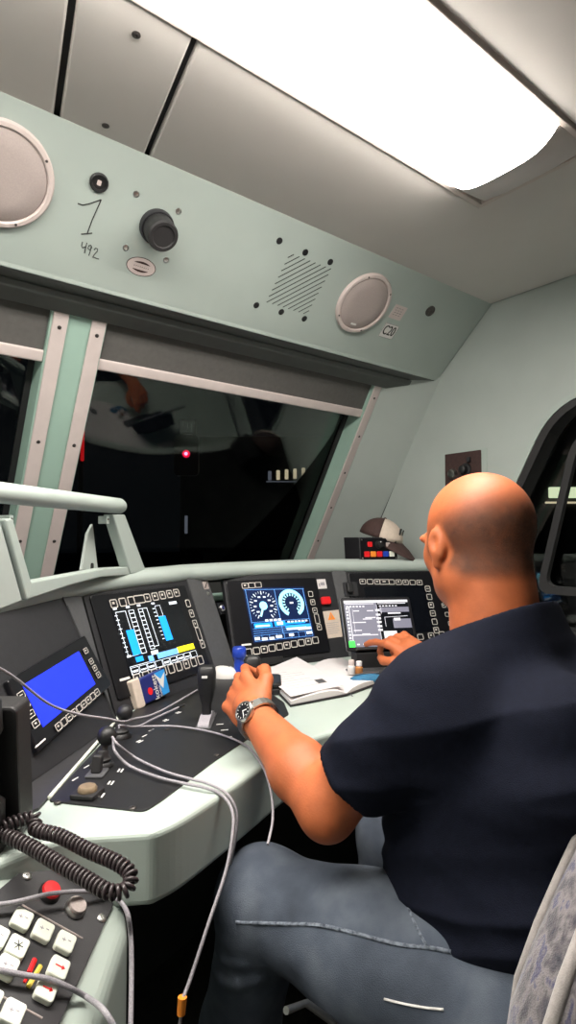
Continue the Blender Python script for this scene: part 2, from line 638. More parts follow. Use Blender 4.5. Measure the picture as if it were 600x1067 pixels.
def windscreen(name, x0, x1):
    """frame, reveal and glass of one windscreen, opening x0..x1 in the windscreen plane"""
    b0, b1, dp = -1.02, 0.10, 0.10
    fr = MB()
    # reveals running outwards to the glass
    for xa, xb in ((x0, x0 + 0.006), (x1 - 0.006, x1)):
        fr.box(WS, xa, b0, xb, b1, -dp, 0.0)
    fr.box(WS, x0, b0, x1, b0 + 0.006, -dp, 0.0)
    fr.box(WS, x0, b1 - 0.006, x1, b1, -dp, 0.0)
    root = struct(fr.build(name, 'post_green'))
    MB().box(WS, x0 + 0.007, b0 + 0.007, x1 - 0.007, b1 - 0.007, -dp + 0.004, -dp + 0.012).build('pane', 'window_glass', root)
    # black rubber seal round the glass
    sx0, sx1 = x0 + 0.007, x1 - 0.007
    MB().ring_rr(WS, sx0, b0 + 0.007, sx1, b1 - 0.007, 0.03, 0.018, -dp + 0.013, -dp + 0.022).build('seal', 'black_rubber', root)
    return root


w1 = windscreen('window_1', 0.675, 1.862)
w2 = windscreen('window_2', -0.62, 0.523)
# pillar between the windscreens with its two screwed strips
b = MB().box(WS, 0.525, -1.02, 0.673, 0.10, -0.10, -0.002)
pil = struct(b.build('trim_7', 'post_green'))
for xa in (0.522, 0.634):
    s_ = MB().box(WS, xa, -0.98, xa + 0.044, 0.12, 0.0, 0.006)
    o = s_.build('strip', 'beige_trim', pil, bevel=0.002)
    for bb in (0.03, -0.335, -0.7):
        screw(o, WS.w(xa + 0.022, bb, 0.006), WS.n, 0.006, 'dark_steel')
b = MB().box(WS, 1.862, -1.02, 1.904, 0.10, -0.03, 0.004)
st = struct(b.build('trim_8', 'beige_trim', bevel=0.003))
for bb in (0.02, -0.16, -0.34, -0.52, -0.7):
    screw(st, WS.w(1.883, bb, 0.004), WS.n, 0.005, 'dark_steel')


def blind(x0, x1, bb, label):
    """roller blind hanging in the top of a windscreen: cloth and bottom bar"""
    t = thing('roller_blind', WS.w((x0 + x1) / 2, bb, 0.0), label, 'blind', 'roller blinds above the windscreens')
    MB().box(WS, x0, bb + 0.03, x1, 0.10, -0.022, -0.014).build('cloth', 'blind_grey', t)
    c = MB()
    c.rr(Fr(WS.w(x0, bb, -0.018), WS.v, WS.n), 0.0, -0.008, 0.036, 0.012, 0.006, 0.0, x1 - x0)
    c.build('bottom_bar', 'beige_trim', t, smooth=40)
    return t


blind(0.683, 1.855, -0.078, 'dark roller blind with pale bottom bar above the right windscreen')
blind(-0.61, 0.516, -0.085, 'dark roller blind with pale bottom bar above the left windscreen, beyond the centre post')

# ------------------------------------------------------------------ overhead panel
pf = [(1.33, 2.2), (1.596, 1.953), (1.603, 1.944), (1.606, 1.944), (1.606, 2.2)]
t = thing('overhead_panel', (0.9, 1.5, 1.945), 'long slanted pale green panel below the ceiling holding round speakers, knob and stickers', 'overhead panel')
OHP = t
b = MB().prism([(-0.85, y, z) for y, z in pf], (2.955, 0, 0))
b.build('panel_body', 'panel_green', t, bevel=0.002)
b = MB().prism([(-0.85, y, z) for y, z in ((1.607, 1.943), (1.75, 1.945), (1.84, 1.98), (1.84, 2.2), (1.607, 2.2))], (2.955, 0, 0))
b.build('underside', 'underside_shade', t)  # darker than the panel face, its shade is in the material
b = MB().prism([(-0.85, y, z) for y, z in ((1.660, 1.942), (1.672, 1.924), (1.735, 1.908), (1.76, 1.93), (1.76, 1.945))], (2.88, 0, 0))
b.build('lower_rail', 'underside_shade', t, bevel=0.004)
# louvre slots
g = MB()
gx0, gx1, gy0, gy1 = 1.120, 1.296, -0.266, -0.094
for i in range(15):
    off = (i - 7) * 0.0222                                     # diagonal slots filling a square
    cx_, cy_ = (gx0 + gx1) / 2, (gy0 + gy1) / 2
    # line y - cy = (x - cx) + off, clipped to the square
    xa = max(gx0, gy0 - cy_ - off + cx_)
    xb = min(gx1, gy1 - cy_ - off + cx_)
    if xb - xa < 0.012:
        continue
    f_ = OH.sub((xa + xb) / 2, cy_ + ((xa + xb) / 2 - cx_) + off, 0, math.pi / 4)
    hl = (xb - xa) * 0.7071 - 0.002
    g.rr(f_, -hl, -0.0014, hl, 0.0014, 0.0013, -0.0005, 0.0006, 0)
    g.rr(f_, -hl, -0.0034, hl, -0.0016, 0.0008, -0.0005, 0.0014, 1)
g.build('louvre_slots', ['seam_dark', 'panel_green'], t)
for p in ((291, 251), (318, 263), (344, 273), (267, 318), (293, 325), (317, 332)):
    screw(t, OH.px(*p), OH.n, 0.0105, 'black_plastic')
for p in ((142, 202), (186, 220), (131, 258), (173, 271)):
    screw(t, OH.px(*p), OH.n, 0.0085, 'steel')
# marker writing
def strokes(fr, pts, r, mb):
    for s_ in pts:
        mb.tube([fr.px(x, y, 0.0006) for x, y in s_], r, seg=6)
hw = MB()
Zp = lambda l: [(60 + x / 4, 160 + y / 4) for x, y in l]
strokes(OH, [Zp([(84, 208), (105, 215), (130, 210), (160, 200), (182, 192)]), Zp([(182, 192), (165, 230), (145, 275), (124, 332)]), Zp([(98, 336), (120, 334), (144, 332)])], 0.0014, hw)
strokes(OH, [Zp([(104, 368), (100, 385), (103, 393), (116, 388)]), Zp([(122, 372), (116, 395), (112, 415)]),
             Zp([(140, 382), (130, 384), (126, 396), (134, 402), (143, 392), (141, 384), (136, 408), (130, 425)]),
             Zp([(152, 402), (158, 394), (167, 397), (165, 408), (154, 420), (146, 432), (152, 432), (162, 437), (172, 440)])], 0.0011, hw)
hw.build('handwriting', 'seam_dark', t)
# small lock
lk = MB()
P = OH.px(448, 324)
lk.lathe(P, OH.n, [(0.021, -0.001), (0.021, 0.003), (0.017, 0.0045), (0.016, 0.002), (0.009, 0.002), (0.008, 0.004), (0.001, 0.004)], seg=22)
lk.build('lock', 'dark_steel', t, smooth=40)


def speaker(P, r, label, marks):
    t = thing('loudspeaker', P, label, 'speaker', 'round loudspeakers in the overhead panel')
    fr = Fr(P, OH.u, OH.v)
    a = MB()
    a.lathe(P, OH.n, [(r, 0.0), (r, 0.006), (r - 0.004, 0.011), (r - 0.012, 0.012), (r - 0.016, 0.009), (r - 0.016, 0.0)], seg=56, caps=False)
    rim_ = a.build('rim', 'speaker_white', t, smooth=40)
    a = MB()
    a.lathe(P, OH.n, [(r - 0.015, 0.004), (r - 0.02, 0.009), (r * 0.5, 0.0105), (0.001, 0.011)], seg=48, caps=False)
    a.build('grille', 'speaker_mesh', t, smooth=60)
    for ang in (38, 118, 218, 298):
        q = math.radians(ang + marks)
        screw(t, fr.w((r - 0.009) * math.cos(q), (r - 0.009) * math.sin(q), 0.011), OH.n, 0.0032, 'dark_steel')
    lg = MB().rr(fr, -0.012, -r * 0.72, 0.012, -r * 0.72 + 0.006, 0.001, 0.008, 0.0115)
    lg.build('badge', 'white_plastic', t)
    return t


speaker(OH.px(0, 182), 0.118, 'round white loudspeaker cut off by the left edge of the photo', 0)
speaker(OH.px(378.5, 316), 0.112, 'round white loudspeaker beside the C20 sticker', 0)
# black rotary knob
P = OH.px(163, 236)
t = thing('control_knob', P, 'large black round knob between four small screws on the overhead panel', 'knob')
a = MB()
a.lathe(P, OH.n, [(0.047, 0), (0.047, 0.010), (0.045, 0.016)], seg=36)
a.build('base_ring', 'dash_black', t, smooth=40)
a = MB()
L = []
for h, r in ((0.016, 0.041), (0.018, 0.042), (0.060, 0.041), (0.065, 0.038), (0.065, 0.030), (0.062, 0.028)):
    L.append([P + OH.n * h + (OH.u * math.cos(2 * math.pi * k / 72) + OH.v * math.sin(2 * math.pi * k / 72)) * (r - (0.0012 if k % 2 and h < 0.047 else 0)) for k in range(72)])
a.loops(L, caps=True)
a.build('cap', 'black_rubber', t, smooth=30)
# small black push button
P = OH.px(103, 190)
t = thing('round_button', P, 'small round black button with white mark above handwritten 1', 'button')
a = MB()
a.lathe(P, OH.n, [(0.023, 0), (0.023, 0.004), (0.020, 0.007), (0.016, 0.006), (0.015, 0.003), (0.001, 0.003)], seg=30)
a.build('bezel', 'black_plastic', t, smooth=40)
f_ = Fr(P, OH.u, OH.v)
MB().rr(f_, -0.005, -0.006, 0.005, 0.006, 0.002, 0.003, 0.0045).build('symbol', 'speaker_white', t)
# stickers
P = OH.px(147, 278)
t = thing('oval_sticker', P, 'small pink and white oval sticker below the black knob', 'sticker')
a = MB()
a.lathe(P, OH.n, [(0.0185, 0.0), (0.0185, 0.001)], seg=40, sx=1.0)
fr_ = Fr(P, OH.u, OH.v)
def ell(fr, rx, ry, w0, w1, mb, seg=40, mi=None):
    mb.prism([fr.w(rx * math.cos(2 * math.pi * k / seg), ry * math.sin(2 * math.pi * k / seg), w0) for k in range(seg)], fr.n * (w1 - w0), mi)
a = MB()
ell(fr_, 0.043, 0.0265, 0, 0.0008, a)
a.build('sticker_border', 'cap_brown', t)
a = MB()
ell(fr_, 0.041, 0.0248, 0, 0.0012, a)
a.build('sticker_face', 'speaker_white', t)
a = MB()
for sgn in (1, -1):
    pts = [fr_.w(x, sgn * 1.3 * (0.0075 + 0.0042 * (1 - (x / 0.023) ** 2)), 0.0012) for x in np.linspace(-0.023, 0.023, 11)] + [fr_.w(0.023, sgn * 0.009, 0.0012), fr_.w(-0.023, sgn * 0.009, 0.0012)]
    a.prism(pts, OH.n * 0.0004)
for k_, (w_, h_) in enumerate(((0.0022, 0.004), (0.0026, 0.003), (0.0018, 0.0036), (0.0028, 0.0030), (0.002, 0.0036), (0.0026, 0.003), (0.002, 0.0034), (0.0024, 0.003))):
    x_ = -0.021 + 0.0058 * k_
    a.box(fr_, x_, -h_ / 2, x_ + 0.0008, h_ / 2, 0.0012, 0.0016)
    a.box(fr_, x_, -0.0004, x_ + w_, 0.0004, 0.0012, 0.0016)
a.build('sticker_print', 'cap_brown', t)
P = OH.px(405, 345)
t = thing('number_sticker', P, 'small white C20 sticker beside the right speaker', 'sticker')
fr_ = Fr(P, OH.u, OH.v).sub(0, 0, 0, 0.02)
MB().rr(fr_, -0.037, -0.029, 0.037, 0.029, 0.003, 0, 0.0009).build('sticker_face', 'white_plastic', t)
a = MB()
for o_ in (-0.0007, 0.0007):
    a.text(fr_.sub(o_, 0, 0), 'C20', 0.054, 0.001, sx=0.66)
a.ring_rr(fr_, -0.0365, -0.0285, 0.0365, 0.0285, 0.003, 0.0008, 0.0009, 0.0013)
a.build('sticker_print', 'seam_dark', t)
P = OH.px(415, 325)
t = thing('printed_label', P, 'small pale printed paper label just above the C20 sticker', 'sticker')
fr_ = Fr(P, OH.u, OH.v)
MB().rr(fr_, -0.032, -0.03, 0.032, 0.024, 0.002, 0, 0.0008).build('sticker_face', 'speaker_white', t)
a = MB()
for i in range(4):
    for j in range(3):
        a.box(fr_, -0.02 + j * 0.014, 0.012 - i * 0.009, -0.011 + j * 0.014 - 0.002 * (i % 2), 0.0135 - i * 0.009, 0.0008, 0.0012)
a.build('sticker_print', 'dash_grey', t)

# ------------------------------------------------------------------ ceiling lamp
t = thing('ceiling_lamp', (0.36, 0.8, 2.2), 'long bright white rectangular ceiling lamp with domed diffuser', 'lamp')
CL = Fr((0, 0, 2.2), X3, (0, -1, 0))                           # faces down
a = MB()
a.ring_rr(CL, -0.85, -0.953, 1.457, -0.627, 0.012, 0.014, -0.012, 0.006)
a.build('frame', 'lamp_frame', t, bevel=0.002)
L = []
xs = [-0.83, -0.82] + list(np.linspace(-0.78, 1.30, 12))
def lsec(x, h, wy_=0.148):
    return [(x, 0.79 + wy_ * c, 2.2 - h * (1 - abs(c) ** 4)) for c in np.linspace(-1, 1, 17)]
a = MB()
L = [lsec(x, 0.004 if x < -0.825 else 0.048) for x in xs]
a.loops([l + [(l[0][0], 0.79 + 0.148, 2.205), (l[0][0], 0.79 - 0.148, 2.205)] for l in L], caps=True)
a.build('diffuser', 'lamp_light', t, smooth=50)
a = MB()
L = [lsec(1.301, 0.048), lsec(1.34, 0.046), lsec(1.40, 0.034, 0.145), lsec(1.43, 0.014, 0.141), lsec(1.443, 0.002, 0.138)]
a.loops([l + [(l[0][0], 0.79 + 0.138, 2.204), (l[0][0], 0.79 - 0.138, 2.204)] for l in L], caps=True)
a.build('end_cap', 'lamp_end', t, smooth=50)

# ------------------------------------------------------------------ switch panel on the right wall
P = WR.px(483, 490)
t = thing('wall_switch_panel', P, 'small dark wall panel with knob and socket on the right wall above the driver', 'switch panel')
f_ = Fr(P, WR.u, WR.v)
MB().rr(f_, -0.112, -0.082, 0.112, 0.082, 0.006, 0.0, 0.004).build('back_plate', 'panel_green', t, bevel=0.001)
MB().rr(f_, -0.088, -0.075, 0.088, 0.075, 0.004, 0.004, 0.008).build('face_plate', 'cap_brown', t, bevel=0.001)
a = MB(); q = f_.w(-0.045, -0.012, 0.008)
a.lathe(q, f_.n, [(0.022, 0), (0.022, 0.006), (0.017, 0.02), (0.012, 0.021)], seg=22)
a.build('socket', 'steel', t, smooth=40)
a = MB(); q = f_.w(0.015, 0.0, 0.008)
a.lathe(q, f_.n, [(0.028, 0), (0.026, 0.006), (0.017, 0.008), (0.016, 0.03), (0.013, 0.032)], seg=22)
a.build('knob', 'black_plastic', t, smooth=40)
a = MB().rr(f_, 0.028, 0.03, 0.042, 0.05, 0.002, 0.008, 0.02)
a.build('switch', 'dash_black', t)

# ------------------------------------------------------------------ the night outside
b = MB().box(GF, -60, -20, 120, 120, -1.35, -1.3)
struct(b.build('ground_outside', 'ballast'))
P = at(194, 473, 22)
t = thing('rail_signal', (P[0], P[1], -1.3), 'railway signal showing one red light in the dark beyond the windscreen', 'signal')
f_ = Fr((P[0], P[1], 0), CR, Z3)
MB().lathe((P[0], P[1] + 0.25, -1.3), Z3, [(0.09, 0), (0.09, P[2] + 2.6)], seg=12).build('mast', 'night_grey', t)
a = MB().rr(f_, -0.45, P[2] - 0.8, 0.45, P[2] + 0.7, 0.15, -0.2, 0.0)
a.build('signal_head', 'display_black', t)
a = MB(); a.lathe(f_.w(0, P[2], 0.0), f_.n, [(0.145, 0), (0.145, 0.03), (0.05, 0.06)], seg=18)
rl = a.build('red_lamp', 'e_redlens', t)
a = MB(); a.lathe(f_.w(0, P[2], 0.055), f_.n, [(0.065, 0), (0.065, 0.02), (0.02, 0.04)], seg=14)
a.build('bulb', 'e_red', rl)
MB().box(f_, -0.25, P[2] + 0.75, 0.35, P[2] + 1.25, -0.02, 0.0).build('number_plate', 'blind_grey', t)
q = MB()
for x0_, y0_, x1_, y1_ in ((-0.2, 0.82, 0.02, 0.9), (-0.2, 1.02, -0.12, 1.2), (-0.06, 0.95, 0.04, 1.2), (0.14, 0.82, 0.2, 1.18), (0.14, 1.12, 0.3, 1.18)):
    q.box(f_, x0_, P[2] + y0_, x1_, P[2] + y1_, 0, 0.02)
q.build('plate_marks', 'e_dim', t)
P = at(86, 462, 14)
t = thing('red_marker_lamp', (P[0], P[1], -1.3), 'tall dim red lamp outside, beside the windscreen post', 'signal lamp')
MB().lathe((P[0], P[1] + 0.1, -1.3), Z3, [(0.06, 0), (0.06, P[2] + 1.0)], seg=10).build('post', 'night_grey', t)
f_ = Fr((P[0], P[1], P[2]), CR, Z3)
MB().rr(f_, -0.035, -0.42, 0.035, 0.42, 0.03, -0.02, 0.03).build('lamp', 'e_redglow', t)
# marker post
P = at(194, 556, 12)
t = thing('track_marker_post', (P[0], P[1], -1.3), 'thin pale post standing beside the track outside', 'post')
f_ = Fr((P[0], P[1], P[2]), CR, Z3)
MB().rr(f_, -0.02, -2.1, 0.02, 0.35, 0.01, -0.02, 0.02).build('post', 'night_grey', t)
MB().rr(f_, -0.03, 0.0, 0.03, 0.36, 0.01, 0.02, 0.03).build('reflector', 'e_grey', t)
# lit building far away
c0 = at(302, 496, 34)
t = thing('station_building', (c0[0], c0[1], -1.3), 'dark building with a row of small lit windows beyond the windscreen', 'building')
f_ = Fr((c0[0], c0[1], 0), CR, Z3)
MB().box(f_, -6, -1.3, 9, 7.2, -6, 0).build('wall', 'night_grey', t)
for i in range(9):
    x = -1.25 + i * 0.48
    q = MB().rr(f_, x, c0[2] - 0.25 + i * 0.03, x + 0.2, c0[2] + 0.28 + i * 0.045, 0.04, 0, 0.05)
    q.build('window', 'e_window' if i else 'e_grey', t)
MB().box(f_, -1.35, c0[2] - 0.35, 3.2, c0[2] - 0.3, 0, 0.1).build('ledge', 'e_grey', t)
# platform shelter seen through the side window
c0 = at(583, 517, 16)
t = thing('platform_shelter', (c0[0], c0[1], -1.3), 'lit strip of a station shelter seen through the side window', 'shelter')
f_ = Fr((c0[0], c0[1], 0), CR, Z3)
MB().box(f_, -2.5, -1.3, 4, 5.5, -2, 0).build('wall', 'night_grey', t)
MB().rr(f_, -0.3, c0[2] - 0.05, 1.2, c0[2] + 0.24, 0.03, 0, 0.05).build('lit_window', 'e_station', t)
MB().rr(f_, -0.4, c0[2] - 0.2, 1.2, c0[2] - 0.15, 0.02, 0, 0.05).build('lit_rail', 'e_window', t)
# ------------------------------------------------------------------ driving desk
DZ = 0.83                                                      # worktop height
Z0 = 0.85


def facet(a, b, lean, z=Z0):
    a = np.array([*a, z]); b_ = np.array([*b, z])
    u = nz(b_ - a)
    h = np.cross(Z3, u)
    t_ = math.radians(lean)
    f = Fr(a, u, np.array([0, 0, 1]) * math.cos(t_) + h * math.sin(t_))
    f.L = np.linalg.norm(b_ - a)
    return f


F1 = facet((0.158, 0.964), (0.552, 1.331), 26)
F2 = facet((0.592, 1.40), (0.97, 1.572), 22)
F3 = facet((0.972, 1.574), (1.076, 1.629), 21)
F4 = facet((1.078, 1.63), (1.53, 1.57), 20)
F5 = facet((1.53, 1.57), (2.03, 1.40), 20)
DK = Fr((0, 0, DZ), X3, Y3)                                    # worktop plane, facing up
desk = thing('driving_desk', (0.9, 1.2, 0.0), 'curved pale green and black locomotive driving desk wrapping round the driver', 'desk')

edge = [pz(x, y, DZ)[:2] for x, y in ((160, 867), (190, 853), (232, 826), (270, 800), (302, 779), (340, 764), (377, 756))]
edge = [tuple(p) for p in edge] + [(1.20, 1.02), (1.34, 0.98), (1.43, 0.88), (1.47, 0.70), (1.50, 0.55)]
edge = [tuple(p[:2]) for p in bez([(*p, 0) for p in edge], 5)]
back = [(1.98, 0.55), (2.05, 1.0), (2.05, 1.42), (1.54, 1.60), (1.08, 1.66), (0.96, 1.60), (0.58, 1.42), (0.53, 1.34), (0.05, 0.90)]
left = [(0.10, 0.84), tuple(pz(10, 893, DZ)[:2]), tuple(pz(62, 873, DZ)[:2])]
a = MB().prism([(x, y, DZ - 0.105) for x, y in left + edge + back], (0, 0, 0.105))
a.build('worktop', 'desk_green', desk, bevel=0.016, bseg=4)
# dark footwell lining under the desk
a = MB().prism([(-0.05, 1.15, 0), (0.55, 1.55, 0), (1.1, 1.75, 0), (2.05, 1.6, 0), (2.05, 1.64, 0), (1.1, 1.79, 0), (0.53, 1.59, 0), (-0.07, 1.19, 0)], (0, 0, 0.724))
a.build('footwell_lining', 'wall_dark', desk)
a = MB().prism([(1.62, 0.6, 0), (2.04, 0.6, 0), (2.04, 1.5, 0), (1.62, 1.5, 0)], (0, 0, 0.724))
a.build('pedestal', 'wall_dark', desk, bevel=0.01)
# black control plate let into the worktop
cp = [pz(x, y, DZ)[:2] for x, y in ((50, 836), (150, 847), (165, 838), (222, 795), (262, 768), (301, 745), (296, 733), (258, 706), (236, 700), (140, 741), (124, 756))]
a = MB().prism([(x, y, DZ - 0.002) for x, y in rpoly([tuple(c) for c in cp], [0.01, 0.012, 0.02, 0.03, 0.03, 0.01, 0.01, 0.01, 0.01, 0.01, 0.01])], (0, 0, 0.005))
a.build('control_plate', 'black_plastic', desk, bevel=0.001)
# pale trim strip between plate and instrument panel
p0, p1 = pz(51, 834, DZ), pz(129, 744, DZ)
a = MB().tube([p0 + (0, 0, 0.004), p1 + (0, 0, 0.006)], 0.0034, seg=8)
a.build('edge_strip', 'key_cream', desk, smooth=60)
for p in ((138, 842), (127, 747), (226, 787), (60, 836), (174, 760)):
    screw(desk, pz(*p, DZ + 0.003), Z3, 0.006, 'dark_steel')
# white legends on the plate
def legend(x, y, n, rot, w=0.012, mb=None):
    q = pz(x, y, DZ + 0.003)
    f_ = Fr(q, (math.cos(rot), math.sin(rot), 0), (-math.sin(rot), math.cos(rot), 0))
    for k in range(n):
        mb.box(f_, -w / 2 + 0.002 * (k % 2), 0.006 * k, w / 2, 0.006 * k + 0.0028, 0, 0.0006)
for x, y, n, rr_ in ((108, 829, 2, 0.9), (118, 816, 2, 0.9), (128, 803, 2, 0.9), (147, 773, 2, 0.5), (91, 799, 1, 0.6), (79, 812, 1, 0.6),
                     (174, 751, 2, 0.4), (187, 743, 2, 0.4), (158, 761, 1, 0.4), (229, 755, 1, -0.4), (234, 761, 1, -0.4), (238, 768, 1, -0.4), (151, 767, 1, 0.5)):
    a = MB()
    legend(x, y, n, rr_, 0.016, a)
    a.build('legend', 'white_print', desk)
# instrument panels
H_ = 0.315
for f_, m_, u0, u1 in ((F1, 'dash_black', -0.10, F1.L), (F2, 'dash_black', -0.02, F2.L), (F3, 'dash_grey', 0, F3.L), (F4, 'dash_black', 0, F4.L), (F5, 'dash_black', 0, F5.L)):
    MB().box(f_, u0, -0.03, u1, H_, -0.02, 0.0).build('instrument_panel', m_, desk)
# grey divider strips where the panels meet
def between(A, ua, B, ub, m_, w_=0.004):
    p = [A.w(ua, -0.02, w_), B.w(ub, -0.02, w_), B.w(ub, H_, w_), A.w(ua, H_, w_)]
    MB().prism(p, nz(A.n + B.n) * -0.02).build('divider', m_, desk)
between(F1, F1.L - 0.012, F2, -0.03, 'dash_grey')
between(F4, F4.L - 0.004, F5, 0.035, 'dash_grey')
# rounded cowl lip with the shelf running to the windscreen
LP = []
def lipP(f_, u, z):
    q = f_.w(u, 0.31)
    return np.array([q[0], q[1], z])
path = [lipP(F1, -0.22, 1.118), lipP(F1, -0.06, 1.121), lipP(F1, 0.12, 1.125), lipP(F1, 0.33, 1.133), (lipP(F1, F1.L, 1.14) + lipP(F2, 0, 1.14)) / 2 + (0.0, 0.0, 0), lipP(F2, 0.16, 1.145),
        lipP(F2, 0.36, 1.148), (lipP(F3, 0.05, 1.15)), lipP(F4, 0.10, 1.153), lipP(F4, 0.33, 1.156), (lipP(F4, F4.L, 1.156) + lipP(F5, 0, 1.156)) / 2, lipP(F5, 0.2, 1.154), lipP(F5, 0.38, 1.152), lipP(F5, 0.50, 1.152)]
path = bez(path, 5)
L = []; LS_ = []
for i, p in enumerate(path):
    d = nz((path[min(i + 1, len(path) - 1)] - path[max(i - 1, 0)]) * (1, 1, 0))
    n_ = np.array([d[1], -d[0], 0])                            # towards the driver
    prof = [(-0.05, -0.040), (-0.004, -0.034), (0.012, -0.030), (0.022, -0.022), (0.027, -0.010), (0.026, 0.002), (0.019, 0.012), (0.006, 0.019), (-0.02, 0.022)]
    l = [p + n_ * (o_ - 0.012) + np.array([0, 0, h_]) for o_, h_ in prof]
    yb = max(2.19, p[1] + 0.1)
    xb = min(2.085, p[0] - 0.05 + 0.14 * i / len(path))
    L.append(l)
    LS_.append([l[-1] - (0, 0, 0.002), np.array([xb, yb + 0.02, 1.10]), np.array([xb, yb + 0.02, 1.07]), l[0] + (0, 0, 0.01)])
a = MB().loops(L, caps=True)
a.build('cowl_lip', 'panel_green', desk, smooth=60)
MB().loops(LS_, caps=True).build('cowl_shelf', 'shelf_black', desk, smooth=30)
# dark filler between trim strip and left instrument panel
MB().prism([pz(40, 845, DZ), pz(127, 746, DZ), (*F1.w(F1.L, -0.02)[:2], DZ), (*F1.w(-0.05, -0.02)[:2], DZ)], (0, 0, 0.005)).build('filler_panel', 'dash_dark', desk)

# frame standing on the left end of the cowl
P0, P1 = at(-8, 526, 1.13), at(124, 528, 1.60)
P0[2] = P1[2] = 1.342
FB = Fr(P0, P1 - P0, Z3)
FB.L = np.linalg.norm(P1 - P0)
t = thing('cowl_frame', (0.45, 1.45, 1.15), 'pale green open frame with round top bar standing on the left of the dashboard cowl', 'frame')
a = MB()
pth = [FB.w(-0.012, 0), FB.w(-0.009, 0)] + [FB.w(x, 0) for x in (0.0, 0.2, 0.4, FB.L)] + [FB.w(FB.L + 0.012, 0), FB.w(FB.L + 0.017, 0)]
a.tube(pth, [0.010, 0.017, 0.021, 0.021, 0.021, 0.021, 0.017, 0.008], seg=18)
a.build('top_bar', 'panel_green', t, smooth=60)
def fbpoly(pts, w0, w1):
    m_ = MB()
    m_.prism([FB.w(*FB.uv(x, y), w0) for x, y in pts], FB.n * (w1 - w0))
    return m_
fbpoly([(114, 536), (127, 536), (150, 597), (133, 598)], -0.02, 0.01).build('leg', 'panel_green', t, bevel=0.004)
fbpoly([(107, 556), (112, 546), (117, 592), (101, 594)], -0.05, -0.042).build('gusset', 'wall_green', t, bevel=0.001)
fbpoly([(0, 541), (8, 540), (28, 607), (26, 624), (23, 626)], -0.02, 0.012).build('leg', 'panel_green', t, bevel=0.004)
fbpoly([(-2, 541), (22, 626), (-40, 650), (-40, 541)], -0.02, 0.004).build('side_plate', 'wall_green', t, bevel=0.003)
fbpoly([(26, 607), (70, 599), (108, 592), (140, 590), (147, 598), (104, 601), (70, 610), (26, 625)], -0.03, 0.006).build('bottom_rail', 'panel_green', t, bevel=0.003)
for x, y in ((10, 541), (111, 541)):
    q = FB.w(*FB.uv(x, y), 0.0)
    m_ = MB().rr(Fr(q, FB.u, FB.v), -0.006, -0.012, 0.006, 0.008, 0.002, -0.02, 0.004)
    m_.build('bracket', 'panel_green', t)
    screw(t, q + FB.n * 0.004, FB.n, 0.003, 'dark_steel')
q = FB.w(*FB.uv(111, 590), -0.042)
MB().rr(Fr(q, FB.u, FB.v), -0.006, -0.012, 0.006, 0.008, 0.005, -0.001, 0.002).build('slot', 'seam_dark', t)


# ------------------------------------------------------------------ displays
class Quad:
    """screen coordinates s, t (t down) on a quad lying in a facet"""
    def __init__(s, fr, tl, tr, br, bl, lift):
        s.c = [np.array(p, float) for p in (tl, tr, br, bl)]
        s.fr, s.lift = fr, lift

    def uv(s, a, b):
        tl, tr, br, bl = s.c
        return (tl * (1 - a) + tr * a) * (1 - b) + (bl * (1 - a) + br * a) * b

    def P(s, a, b, w=0.0):
        q = s.uv(a, b)
        return s.fr.w(q[0], q[1], s.lift + w)

    def rect(s, mb, a0, b0, a1, b1, w=0.0, th=0.0006, mi=None):
        mb.prism([s.P(a0, b1, w), s.P(a1, b1, w), s.P(a1, b0, w), s.P(a0, b0, w)], s.fr.n * th, mi)

    def line(s, mb, pts, wd, w=0.0, mi=None):
        """thin flat line of width wd (share of the screen width)"""
        wd = wd * 0.78 if wd < 0.012 else wd
        tl, tr, br, bl = s.c
        asp = np.linalg.norm(tr - tl) / np.linalg.norm(bl - tl)
        for (x0, y0), (x1, y1) in zip(pts[:-1], pts[1:]):
            d = np.array([x1 - x0, (y1 - y0) / asp])
            n = np.linalg.norm(d)
            if n < 1e-9:
                continue
            d = d / n
            px_, py_ = -d[1] * wd / 2, d[0] * wd / 2 * asp
            ex, ey = d[0] * wd * 0.3, d[1] * wd * 0.3 * asp
            q = [(x0 + px_ - ex, y0 + py_ - ey), (x1 + px_ + ex, y1 + py_ + ey), (x1 - px_ + ex, y1 - py_ + ey), (x0 - px_ - ex, y0 - py_ - ey)]
            mb.prism([s.P(*c, w) for c in q], s.fr.n * 0.0005, mi)

    def box(s, mb, a0, b0, a1, b1, wd, w=0.0, mi=None):
        s.line(mb, [(a0, b0), (a1, b0), (a1, b1), (a0, b1), (a0, b0)], wd, w, mi)


def key(parent, fr, u, v, w, h, rot=0.0, icon=0, lift=0.004):
    f = fr.sub(u, v, lift, rot)
    a = MB()
    a.rr(f, -w / 2, -h / 2, w / 2, h / 2, min(w, h) * 0.2, 0, 0.003, 0, seg=3)
    a.ring_rr(f, -w / 2, -h / 2, w / 2, h / 2, min(w, h) * 0.2, min(w, h) * 0.11, 0.0030, 0.0036, 1, seg=3)
    if icon == 1:
        a.box(f, -w * 0.18, -h * 0.05, w * 0.12, h * 0.2, 0.003, 0.0035, 1)
    elif icon == 2:
        a.prism([f.w(-w * 0.12, -h * 0.15, 0.003), f.w(w * 0.16, h * 0.02, 0.003), f.w(-w * 0.12, h * 0.2, 0.003)], f.n * 0.0005, 1)
    elif icon == 3:
        a.box(f, -w * 0.22, -h * 0.04, w * 0.22, h * 0.08, 0.003, 0.0035, 1)
    return a.build('button', ['display_black', 'key_line'], parent)


